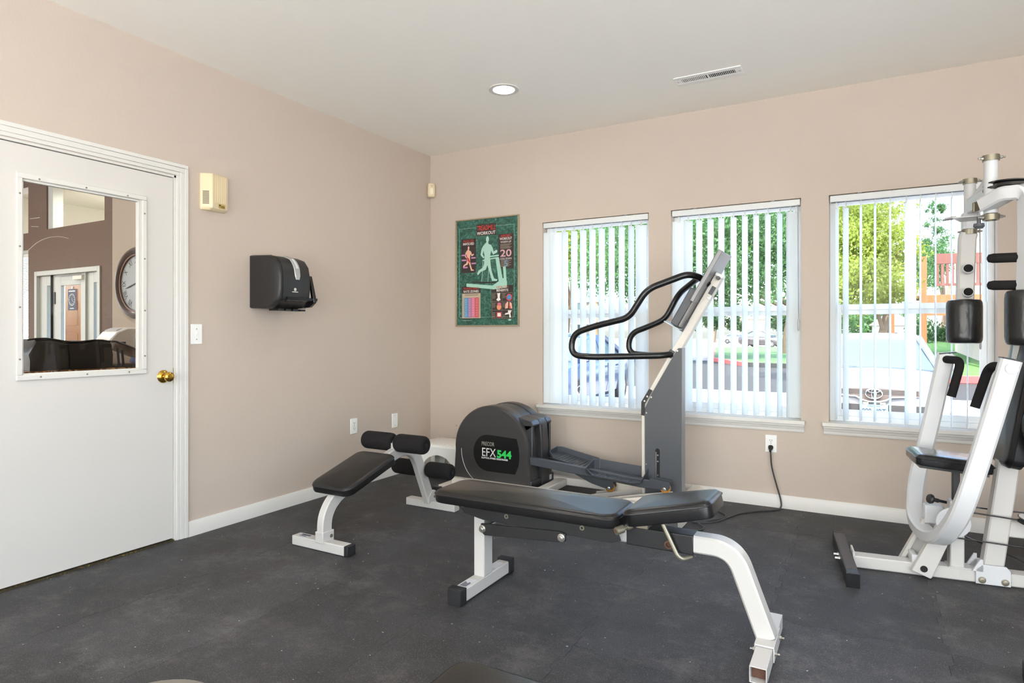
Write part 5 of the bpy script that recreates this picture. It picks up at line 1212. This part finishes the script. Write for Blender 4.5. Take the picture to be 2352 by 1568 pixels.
struct('lawn_right', MB().add([l0, l1, f1, f0, l0-Vector((0, 0, 1)), l1-Vector((0, 0, 1)), f1-Vector((0, 0, 2)), f0-Vector((0, 0, 2))], [(0, 1, 2, 3), (0, 1, 5, 4), (1, 2, 6, 5), (2, 3, 7, 6), (3, 0, 4, 7)]), M['lawn'], smooth=0)
k0, k1 = onground(1960, 806), onground(2090, 806)
struct('lawn_far', MB().add([k0, k1, k1+Vector((4, 30, 1.6)), k0+Vector((-4, 30, 1.6)), k0-Vector((0, 0, .3)), k1-Vector((0, 0, .3))], [(0, 1, 2, 3), (0, 1, 5, 4)]), M['lawn'], smooth=0)

def leaf_mat(name, col, tcol):
    m = bpy.data.materials.new(name); m.use_nodes = True; t = m.node_tree; b = t.nodes['Principled BSDF']; b.inputs['Roughness'].default_value = .6
    g_ = t.nodes.new('ShaderNodeNewGeometry'); n = t.nodes.new('ShaderNodeTexNoise'); n.inputs['Scale'].default_value = .9; n.inputs['Detail'].default_value = 4
    r = t.nodes.new('ShaderNodeValToRGB'); e = r.color_ramp.elements; e[0].position = .35; e[0].color = srgb(*[c_*.62 for c_ in col]); e[1].position = .65; e[1].color = srgb(*col)
    t.links.new(g_.outputs['Position'], n.inputs['Vector']); t.links.new(n.outputs['Fac'], r.inputs[0]); t.links.new(r.outputs[0], b.inputs['Base Color'])
    tl = t.nodes.new('ShaderNodeBsdfTranslucent'); tl.inputs[0].default_value = srgb(*tcol); mx = t.nodes.new('ShaderNodeMixShader'); mx.inputs[0].default_value = .4
    t.links.new(b.outputs[0], mx.inputs[1]); t.links.new(tl.outputs[0], mx.inputs[2]); t.links.new(mx.outputs[0], t.nodes['Material Output'].inputs[0]); return m
LG = leaf_mat('leaf_green', (84, 124, 78), (108, 160, 88)); LYG = leaf_mat('leaf_yellow_green', (128, 144, 58), (176, 196, 78)); LD = leaf_mat('leaf_dark', (50, 82, 46), (66, 108, 52))
BARK = mat('bark', (112, 98, 80), .9, bump=.6, bscale=8, var=.3, vscale=6)
import numpy as np
def leaves(blobs, n, size, rnd):
    rg = np.random.default_rng(rnd.randrange(10**6)); B = np.array(blobs, float)
    k = rg.choice(len(B), n, p=B[:, 3]**2/np.sum(B[:, 3]**2))
    v = rg.normal(size=(n, 3)); v /= np.linalg.norm(v, axis=1)[:, None]
    # clump the leaves into sprays so that the sky shows between them
    rad = B[k, 3]*rg.random(n)**.4; p = B[k, :3]+v*rad[:, None]*np.array([1, 1, .8])
    nc = max(8, n//60); pick = rg.integers(0, n, nc); cs = rg.integers(0, nc, n); q = pick[cs]
    p = p[q]+rg.normal(size=(n, 3))*(B[k[q], 3]*.13)[:, None]
    a = rg.normal(size=(n, 3))*[1, 1, .5]; a /= np.linalg.norm(a, axis=1)[:, None]
    c = np.cross(a, rg.normal(size=(n, 3))); c /= np.linalg.norm(c, axis=1)[:, None]; e = np.cross(a, c)
    s = (size*rg.uniform(.6, 1.3, n))[:, None]
    V = np.stack([p-c*s, p+e*s*.5, p+c*s, p-e*s*.5], 1).reshape(-1, 3)
    m = MB(); m.v = V; m.f = n; return m
def foliage(name, mb, m, parent):
    off = np.array(MW[parent.name].inverted().translation)
    me = bpy.data.meshes.new(name); V = mb.v+off; n = mb.f
    me.vertices.add(4*n); me.vertices.foreach_set('co', V.astype(np.float32).ravel()); me.loops.add(4*n); me.loops.foreach_set('vertex_index', np.arange(4*n, dtype=np.int32))
    me.polygons.add(n); me.polygons.foreach_set('loop_start', np.arange(0, 4*n, 4, dtype=np.int32)); me.update(calc_edges=True); me.materials.append(m)
    o = bpy.data.objects.new(name, me); COL.objects.link(o); o.parent = parent; o['kind'] = 'stuff'; return o
def tree(base, trunk_h, tr, blobs, n, size, lm, label, seed, name='leafy_tree', group=None):
    rnd = random.Random(seed); base = Vector(base)
    t = thing(name, base, label, 'tree', group)
    top = base+Vector((.3, .2, trunk_h))
    tk = obj('trunk', MB().tube(smooth_path([base, base+Vector((.05, 0, trunk_h*.4)), top, top+Vector((.3, .2, 2.0))], 4), [tr*(1.15-.6*k/12) for k in range(13)], 10), BARK, t)
    for k in range(4):
        bl = blobs[k % len(blobs)]; q = Vector(bl[:3]); obj('branch', MB().tube([top-Vector((0, 0, .3*k)), top.lerp(q, .45)+Vector((0, 0, .4)), q], [tr*.45, tr*.3, tr*.1], 7), BARK, t)
    foliage('foliage', leaves(blobs, n, size, rnd), lm, t)
    return t
def cl(x, y, t_, r): p = px(x, y, t_); return (p.x, p.y, p.z, r)
tb = onground(1808, 817)
big = [cl(1400, 600, 30, 2.0), cl(1440, 540, 33, 2.6), cl(1490, 620, 33, 2.4), cl(1480, 660, 32, 1.3), cl(1430, 500, 36, 2.4), cl(1560, 560, 30, 2.6), cl(1640, 500, 32, 3.0), cl(1620, 620, 30, 2.2), cl(1700, 560, 31, 2.6), cl(1780, 520, 31, 2.6), cl(1730, 650, 30, 1.4), cl(1800, 620, 32, 1.9), cl(1700, 460, 35, 3.2), cl(1570, 470, 36, 3.0), cl(1520, 440, 36, 2.8), cl(1850, 560, 33, 2.4), cl(1560, 660, 31, 1.3), cl(1660, 680, 29, 1.0)]
tree(tb, 3.4, .30, big, 100000, .085, LG, 'big green shade tree with its trunk on the grass island, across windows one and two', 3)
c_ = onground(1300, 806)
tree(c_, 4, .25, [cl(1285, 560, 47, 3.4), cl(1320, 540, 46, 2.6), cl(1335, 590, 47, 1.9), cl(1260, 520, 50, 4), cl(1355, 600, 46, 1.5), cl(1300, 500, 48, 2.5), cl(1390, 610, 50, 1.5)], 36000, .11, LYG, 'sunlit yellow-green tree above the white apartment block, at the left of the first window', 4)
c_ = onground(2010, 882)
tree(c_, 2.0, .14, [cl(1935, 560, 18.5, 1.25), cl(1990, 520, 18, 1.2), cl(2030, 580, 18, .95), cl(1950, 650, 17.5, 1.05), cl(2040, 655, 17.5, .8), cl(1990, 630, 18, 1.1), cl(2020, 495, 18.5, .85), cl(1930, 480, 19, 1.1), cl(2052, 665, 17.5, .6), cl(1975, 460, 19, .85), cl(1915, 640, 18.5, 1.1), cl(2055, 600, 18, .5)], 30000, .052, LYG, 'bright yellow-green tree filling the left half of the third window', 5)
c_ = onground(2160, 812)
tree(c_, 3, .16, [cl(2135, 590, 30, .9), cl(2150, 560, 30, .8), cl(2165, 600, 29, .8), cl(2145, 520, 30, .5), cl(2150, 480, 30, .45), cl(2130, 640, 29, .8), cl(2110, 640, 30, .6)], 12000, .05, LG, 'slim tree behind the orange timber deck in the third window', 6)
tree(onground(1980, 790), 3, .3, [cl(1960, 735, 70, 2.2), cl(2010, 728, 72, 2.6), cl(1930, 720, 75, 2.6), cl(2050, 735, 70, 1.6), cl(2085, 730, 66, 2.2)], 9000, .2, LG, 'distant green trees above the roof of the silver car', 8)
tree(onground(1640, 786), 3, .3, [cl(1560, 735, 84, 2.2), cl(1640, 720, 86, 2.4), cl(1690, 740, 85, 1.4), cl(1800, 735, 85, 2.0)], 8000, .2, LD, 'distant dark trees low in the middle window', 9)
hp = onground(2150, 852); hq = onground(2300, 852)
t = thing('clipped_hedge', ((hp+hq)/2), 'green hedge on the lawn beyond the red kerb in the third window', 'hedge')
foliage('foliage', leaves([(hp.lerp(hq, k/9).x+.4, hp.lerp(hq, k/9).y+1.5, GZ+.9+(.25 if k % 2 else 0), 1.0) for k in range(-2, 12)], 26000, .055, random.Random(11)), LD, t)
obj('stem', MB().tube([hp+Vector((.6, 1.6, 0)), hp+Vector((.6, 1.6, 1))], .06, 7), BARK, t)
# light pole close to the window
pp = px(2094, 765, 7.0); pp.z = GZ
t = thing('steel_post', pp, 'pale steel post standing just outside the third window, in front of the car', 'post')
obj('pole', MB().cyl(pp, (pp.x, pp.y, 4.6), .042, 20), mat('post_galvanised', (196, 200, 196), .45), t)
obj('pole_joint', MB().cyl((pp.x, pp.y, 2.24), (pp.x, pp.y, 2.262), .0445, 20), M['slategrey'], t); obj('base_flange', MB().cyl(pp, (pp.x, pp.y, GZ+.02), .10, 20), M['slategrey'], t)

# ------------------------------------------------ buildings
def apartment():
    o0 = onground(1222, 800); o0.z = GZ
    X = Vector((.91, .42, 0)); Y = Vector((-.42, .91, 0)); Z = Vector((0, 0, 1))
    t = thing('apartment_building', o0, 'white apartment block with balconies and gabled slate roof behind the first window', 'building')
    mw = mat('siding_white', (152, 154, 154), .8); rf = mat('roof_slate', (116, 130, 142), .8); wd = mat('far_window', (84, 100, 104), .2); wood_ = mat('door_tan', (206, 160, 110), .6)
    P = lambda x, y, z: o0+X*x+Y*y+Z*z
    def bxx(name, x0, x1, y0, y1, z0, z1, m, par=t):
        return obj(name, MB().obox(P((x0+x1)/2, (y0+y1)/2, (z0+z1)/2), (x1-x0, y1-y0, z1-z0), X, Y, Z), m, par)
    bxx('wall', 0, 6.2, 0, 8, 0, 5.0, mw); bxx('wing', 3.6, 6.6, -1.8, 0, 0, 4.4, mw)
    obj('roof', MB().add([P(-.5, -.4, 4.9), P(6.7, -.4, 4.9), P(6.7, 8, 4.9), P(-.5, 8, 4.9), P(-.5, 4, 7.1), P(6.7, 4, 7.1)], [(0, 1, 5, 4), (2, 3, 4, 5), (0, 4, 3), (1, 2, 5), (0, 3, 2, 1)]), rf, t, smooth=0)
    obj('gable', MB().add([P(3.3, -2.0, 4.3), P(6.9, -2.0, 4.3), P(5.1, -2.0, 6.0), P(3.3, 2, 4.3), P(6.9, 2, 4.3), P(5.1, 2, 6.0)], [(0, 1, 2), (0, 2, 5, 3), (1, 4, 5, 2), (3, 5, 4), (0, 3, 4, 1)]), rf, t, smooth=0)
    for x, y, z in ((.6, -.05, 1.0), (2.2, -.05, 1.0), (.6, -.05, 3.3), (2.2, -.05, 3.3), (4.0, -1.85, 1.0), (4.0, -1.85, 3.0)):
        f = bxx('window', x, x+.9, y-.05, y, z, z+1.3, M['trim']); bxx('pane', x+.08, x+.82, y-.07, y-.04, z+.08, z+1.22, wd, f)
    bxx('entry_door', 5.3, 6.1, -1.9, -1.8, 2.5, 4.4, wood_); bxx('entry_door', 5.3, 6.1, -1.9, -1.8, .05, 2.0, wood_)
    bl = bxx('balcony', 3.5, 6.7, -2.9, -1.8, 2.25, 2.42, mw)
    for k in range(17): bxx('baluster', 3.55+k*.19, 3.59+k*.19, -2.9, -2.86, 2.42, 3.3, M['charcoal'], bl)
    bxx('rail', 3.5, 6.7, -2.92, -2.84, 3.3, 3.38, M['charcoal'], bl)
apartment()
def deck():
    o0 = px(2126, 765, 20); o0.z = GZ; X = Vector((.97, .25, 0)); Y = Vector((-.25, .97, 0)); Z = Vector((0, 0, 1))
    t = thing('timber_deck', o0, 'orange timber deck with a red-brown railing, seen in the right half of the third window', 'deck')
    mo = mat('timber_orange', (156, 84, 46), .7, var=.15, vscale=5); mr = mat('timber_redbrown', (100, 62, 54), .75, var=.15, vscale=5)
    P = lambda x, y, z: o0+X*x+Y*y+Z*z
    def bxx(name, x0, x1, y0, y1, z0, z1, m, par=t): return obj(name, MB().obox(P((x0+x1)/2, (y0+y1)/2, (z0+z1)/2), (x1-x0, y1-y0, z1-z0), X, Y, Z), m, par)
    for x in (-.08, 1.7): bxx('post', x-.07, x+.09, -.08, .08, 0, 3.9, mo)
    for x in (-.3,): bxx('post', x-.14, x-.02, 1.9, 2.0, 0, 3.6, mo)
    for k in range(3): bxx('beam', -.05, 1.95, -.06+k*.02, .0+k*.02, 2.02+k*.20, 2.20+k*.20, mo if k != 1 else mr)
    fl_ = bxx('deck_floor', -.1, 1.95, 0, 2.2, 2.60, 2.68, mo)
    r_ = bxx('railing', .25, 1.95, -.04, .02, 3.66, 3.98, mr); 
    for k in range(12): bxx('baluster', .28+k*.14, .36+k*.14, -.03, .0, 3.02, 3.66, mr, r_)
    bxx('rail', .25, 1.95, -.05, .03, 2.96, 3.04, mr, r_)
    s = thing('sided_house', P(2.1, 0, 0), 'cream clapboard house wall at the right edge of the third window', 'house')
    ms = mat('clapboard_cream', (190, 180, 166), .8)
    obj('wall', MB().obox(P(4.6, 1.5, 3.5), (5.2, 3.4, 7.6), X, Y, Z), ms, s)
    for k in range(26): obj('clapboard', MB().obox(P(4.6, -.215, .2+k*.28), (5.2, .03, .26), X, Y+Z*.08, Z), ms, s, smooth=0)
    f = obj('window', MB().obox(P(2.75, -.24, 4.6), (.45, .06, 1.6), X, Y, Z), M['trim'], s); obj('pane', MB().obox(P(2.75, -.26, 4.6), (.33, .05, 1.45), X, Y, Z), mat('leafy_pane', (120, 150, 110), .2), f)
    obj('corner_board', MB().obox(P(2.03, -.22, 3.5), (.12, .08, 7.6), X, Y, Z), M['trim'], s)
deck()
hb = px(2055, 765, 52); hb.z = GZ
t = thing('grey_shed', hb, 'small grey gabled house far off above the right side of the car roof', 'house')
obj('wall', MB().box(hb.x-1.6, hb.x+1.4, hb.y, hb.y+4, GZ, 1.9), mat('shed_grey', (168, 164, 162), .8), t)
obj('roof', MB().add([(hb.x-1.9, hb.y-.2, 1.8), (hb.x+1.7, hb.y-.2, 1.8), (hb.x-.3, hb.y-.2, 3.1), (hb.x-1.9, hb.y+4, 1.8), (hb.x+1.7, hb.y+4, 1.8), (hb.x-.3, hb.y+4, 3.1)], [(0, 1, 2), (0, 2, 5, 3), (1, 4, 5, 2), (3, 5, 4), (0, 3, 4, 1)]), mat('shed_roof', (120, 112, 106), .8), t, smooth=0)
f = obj('window', MB().box(hb.x-.7, hb.x+.3, hb.y-.04, hb.y, .3, 1.3), M['trim'], t); obj('pane', MB().box(hb.x-.6, hb.x+.2, hb.y-.06, hb.y-.02, .4, 1.2), M['blkgloss'], f)
# ------------------------------------------------ parked cars
TY = mat('tyre', (40, 40, 42), .8); RIM = mat('rim', (196, 198, 200), .3, .7); CG = mat('car_glass', (82, 98, 106), .15, spec=.3); CHR = mat('car_chrome', (214, 216, 218), .12, 1.0); GRL = mat('grille_dark', (88, 78, 72), .5); DRK = mat('car_dark', (52, 52, 52), .6)
HL = mat('headlamp_glass', (206, 214, 214), .08, .3)
def car(o, ang, paint, label, L_=4.6, Wd=1.78, Hh=1.44, front=False, name='parked_car', tall=0.0):
    """a saloon: front at local y = 0, running back along +y"""
    t = thing(name, o, label, 'car', rot=ang)
    def g_(n, mb, m, par=None, bevel=0.0, smooth=40): return obj(n, mb, m, par or t, bevel, smooth, local=True)
    hw = Wd/2
    st = [(0, .36, .66, .70), (.06, .26, .74, .80), (.22, .20, .80, .91), (.55, .18, .86, .985), (1.05, .18, .94, 1.0), (1.30, .18, .97, 1.0), (2.4, .18, .98, 1.0), (3.5, .18, 1.0, 1.0), (4.0, .20, 1.03, .985), (4.4, .28, 1.02, .92), (4.55, .36, .98, .86), (4.60, .46, .90, .80)]
    rings = []
    for y, zl, zt, w in st:
        w = hw*w; y = y*L_/4.6; zt += tall*.3*(1 if y > .5 else .6)
        half = [(w*.82, zl), (w*.97, zl+.10), (w, zl+(zt-zl)*.45), (w*.985, zt-.13), (w*.90, zt-.035), (w*.60, zt), (0, zt+.022)]
        rings.append([(x, y, z) for x, z in half]+[(-x, y, z) for x, z in half[-2::-1]])
    body = g_('body', MB().loft(rings), paint)
    gs = [(1.12, .955, .80, .76), (1.45, 1.15, .78, .69), (1.95, Hh-.06, .77, .62), (2.5, Hh, .77, .61), (3.05, Hh-.03, .77, .61), (3.6, 1.22, .77, .64), (4.0, 1.02, .75, .70)]
    rings = []
    for y, zt, wb, wt in gs:
        y = y*L_/4.6; zb = .93+tall*.3; zt = max(zt+tall, zb+.03)
        half = [(wb, zb), (wt+(wb-wt)*.15, zb+(zt-zb)*.85), (wt*.93, zt-.01), (wt*.5, zt+.012), (0, zt+.018)]
        rings.append([(x*Wd/1.78, y, z) for x, z in half]+[(-x*Wd/1.78, y, z) for x, z in half[-2::-1]])
    g_('cabin_glass', MB().loft(rings), CG)
    rr = []
    for y, zt, wb, wt in gs[2:5]:
        y = y*L_/4.6; half = [(wt*1.02, zt-.05+tall), (wt*.96, zt+tall+.004), (wt*.5, zt+tall+.026), (0, zt+tall+.032)]
        rr.append([(x, y, z) for x, z in half]+[(-x, y, z) for x, z in half[-2::-1]])
    g_('roof', MB().loft(rr), paint)
    for s in (-1, 1):
        for pts, w in (([(s*.80, 1.10, .96+tall*.3), (s*.70, 1.5, 1.18+tall*.6), (s*.615, 1.97, Hh-.05+tall)], .045), ([(s*.785, 2.55, .97+tall*.3), (s*.63, 2.55, Hh-.03+tall)], .045), ([(s*.62, 3.05, Hh-.05+tall), (s*.66, 3.6, 1.22+tall*.7), (s*.74, 4.02, 1.03+tall*.3)], .06), ([(s*.81, 1.2, .955+tall*.3), (s*.80, 4.0, .985+tall*.3)], .03)):
            g_('pillar', MB().tube([(p[0]*Wd/1.78, p[1]*L_/4.6, p[2]) for p in pts], w, 8), paint)
        m_ = g_('mirror', MB().lathe([(.02, -.09), (.07, -.06), (.085, 0), (.07, .07), (.02, .09)], (s*(hw+.07), 1.42*L_/4.6, 1.0+tall*.4), (1, 0, 0), 12), paint)
        for y in (.90, 3.62):
            y *= L_/4.6
            w_ = g_('wheel', MB().lathe([(.20, -.10), (.30, -.105), (.325, -.07), (.325, .07), (.30, .105), (.20, .10)], (s*(hw-.10), y, .325), (1, 0, 0), 28), TY)
            g_('rim', MB().lathe([(.205, .06), (.20, .102), (.17, .098), (.04, .085), (.03, .10), (.005, .10)], (s*(hw-.10), y, .325), (s, 0, 0), 20), RIM, w_)
            for k in range(5):
                a = k*2*PI/5; g_('spoke', MB().obox((s*(hw-.002), y+.115*math.cos(a), .325+.115*math.sin(a)), (.012, .17, .045), (1, 0, 0), (0, math.cos(a), math.sin(a)), (0, -math.sin(a), math.cos(a))), RIM, w_)
        for y in (1.75, 2.62, 3.45): g_('door_seam', MB().tube([(s*hw*1.0, y*L_/4.6, .30), (s*hw*1.005, y*L_/4.6, .65), (s*hw*.99, y*L_/4.6, .86)], .006, 5), DRK)
        for y in (2.45, 3.3): g_('door_handle', MB().obox((s*(hw*.995+.012), y*L_/4.6, .80), (.02, .18, .03), (1, 0, 0), (0, 1, 0), (0, 0, 1)), paint)
        g_('headlight', MB().loft([[(s*.50, .035, .70), (s*.50, .05, .62), (s*.74, .125, .60), (s*.80, .20, .66), (s*.80, .24, .74), (s*.70, .15, .765)], [(s*.50, .10, .70), (s*.50, .10, .63), (s*.74, .2, .61), (s*.78, .30, .66), (s*.78, .33, .74), (s*.70, .25, .76)]]), HL)
        g_('headlight_ring', MB().ring(.045, .036, 0, .006, (s*.68, .095, .685), (s*.3, -1, 0), 18), CHR)
        g_('tail_light', MB().obox((s*.62, L_-.06, .88), (.26, .07, .16), (1, 0, 0), (0, 1, 0), (0, 0, 1)), M['kerbred'])
    g_('grille', MB().prism([(-.50, .735), (-.50, .665), (-.18, .645), (-.10, .60), (.10, .60), (.18, .645), (.50, .665), (.50, .735), (0, .755)], 'y', -.018, .06), GRL)
    for z in (.69, .71, .73): g_('grille_bar', MB().box(-.48, .48, -.022, -.014, z-.003, z+.003), DRK)
    g_('grille_chrome', MB().tube([(-.56, .03, .668), (-.40, -.012, .660), (-.20, -.026, .648), (-.13, -.028, .605), (-.06, -.028, .586), (.06, -.028, .586), (.13, -.028, .605), (.20, -.026, .648), (.40, -.012, .660), (.56, .03, .668)], .011, 8), CHR)
    g_('lower_intake', MB().prism([(-.66, .545), (-.56, .30), (.56, .30), (.66, .545)], 'y', -.012, .08), DRK)
    for z in (.36, .41, .46): g_('intake_bar', MB().box(-.56, .56, -.018, -.010, z-.008, z+.008), GRL)
    g_('bumper_lip', MB().rsweep([(-.74, .10, .27), (-.5, .0, .26), (0, -.03, .26), (.5, .0, .26), (.74, .10, .27)], (0, 0, 1), .07, .05, .01), paint)
    if front:
        e = MB()
        def el(a_, b_, cz, th): return [(a_*math.cos(R(k)), -.036, cz+b_*math.sin(R(k))) for k in range(0, 360, 12)]
        for a_, b_, cz in ((.092, .062, .690), (.026, .056, .690), (.062, .022, .722)): e.tube(el(a_, b_, cz, .01), .0085 if a_ > .09 else .006, 8, closed=True)
        g_('emblem', e, CHR)
        pl = g_('number_plate', MB().box(-.156, .156, -.040, -.034, .392, .548), mat('plate_blue', (112, 138, 150), .5))
        text('plate_number', '080 HRT', .098, (0, -.0408, .428), (1, 0, 0), (0, 0, 1), mat('plate_ink', (34, 42, 66), .6), pl, 'CENTER', .74, .001, local=True)
        text('plate_state', 'OREGON', .030, (0, -.0408, .518), (1, 0, 0), (0, 0, 1), MATS['plate_ink'], pl, 'CENTER', 1.1, local=True)
        for x in (-.09, .10): g_('plate_clip', MB().box(x-.03, x+.03, -.03, -.008, .552, .575), M['ivory'])
        for s in (-1, 1): g_('wiper', MB().tube([(s*.1-.1, 1.13, .975), (s*.35-.1, 1.16, .985), (s*.55-.1, 1.2, .99)], .010, 6), DRK)
    return t
silver = mat('car_silver', (126, 129, 132), .34, .1, coat=.2); blue = mat('car_blue', (64, 84, 116), .25, .3, coat=.4); dark = mat('car_graphite', (64, 60, 62), .25, .2, coat=.5); pale = mat('car_pale', (206, 214, 222), .25, .2)
car((3.49, 4.80, GZ), 0.0, silver, 'silver car with an oval emblem parked nose-in outside the third window', front=True)
car((-1.92, 4.95, GZ), R(3), blue, 'blue car parked nose-in outside the first window')
p_ = onground(1800, 797); car((p_.x, p_.y, GZ), R(75), dark, 'dark estate car parked far off beyond the grass island in the middle window', L_=4.6, tall=.28)
p_ = onground(1735, 789); car((p_.x, p_.y, GZ), R(80), pale, 'pale car far off, left of the dark car in the middle window')
p_ = onground(1935, 802); car((p_.x, p_.y, GZ), R(30), dark, 'dark car far off at the left edge of the third window', tall=.3)
# outside the lobby entrance: timber porch door-post and an added pale wall brightening the entrance glass
t = thing('timber_porch_panel', (-8.5, 1.25, GZ), 'orange timber panel standing outside the lobby entrance glass', 'panel')
mo_ = mat('porch_timber', (206, 132, 82), .7, var=.12, vscale=6)
obj('board', MB().box(-8.78, -8.28, 1.2, 1.26, GZ, 2.30), mo_, t, .006)
for z in (.2, .75, 1.3): obj('raised_panel', MB().box(-8.70, -8.36, 1.185, 1.2, z, z+.42), mo_, t, .01)
obj('foot', MB().box(-8.80, -8.26, 1.15, 1.32, GZ, GZ+.10), M['concrete'], t)
t = thing('garden_wall', (-20, 5.9, GZ), 'pale rendered garden wall outside the lobby entrance', 'wall')
obj('render', MB().box(-34, -9.0, 5.8, 6.0, GZ, 2.6), mat('pale_render', (236, 234, 230), .85), t); obj('coping', MB().box(-34, -9.0, 5.76, 6.04, 2.6, 2.66), M['concrete'], t)
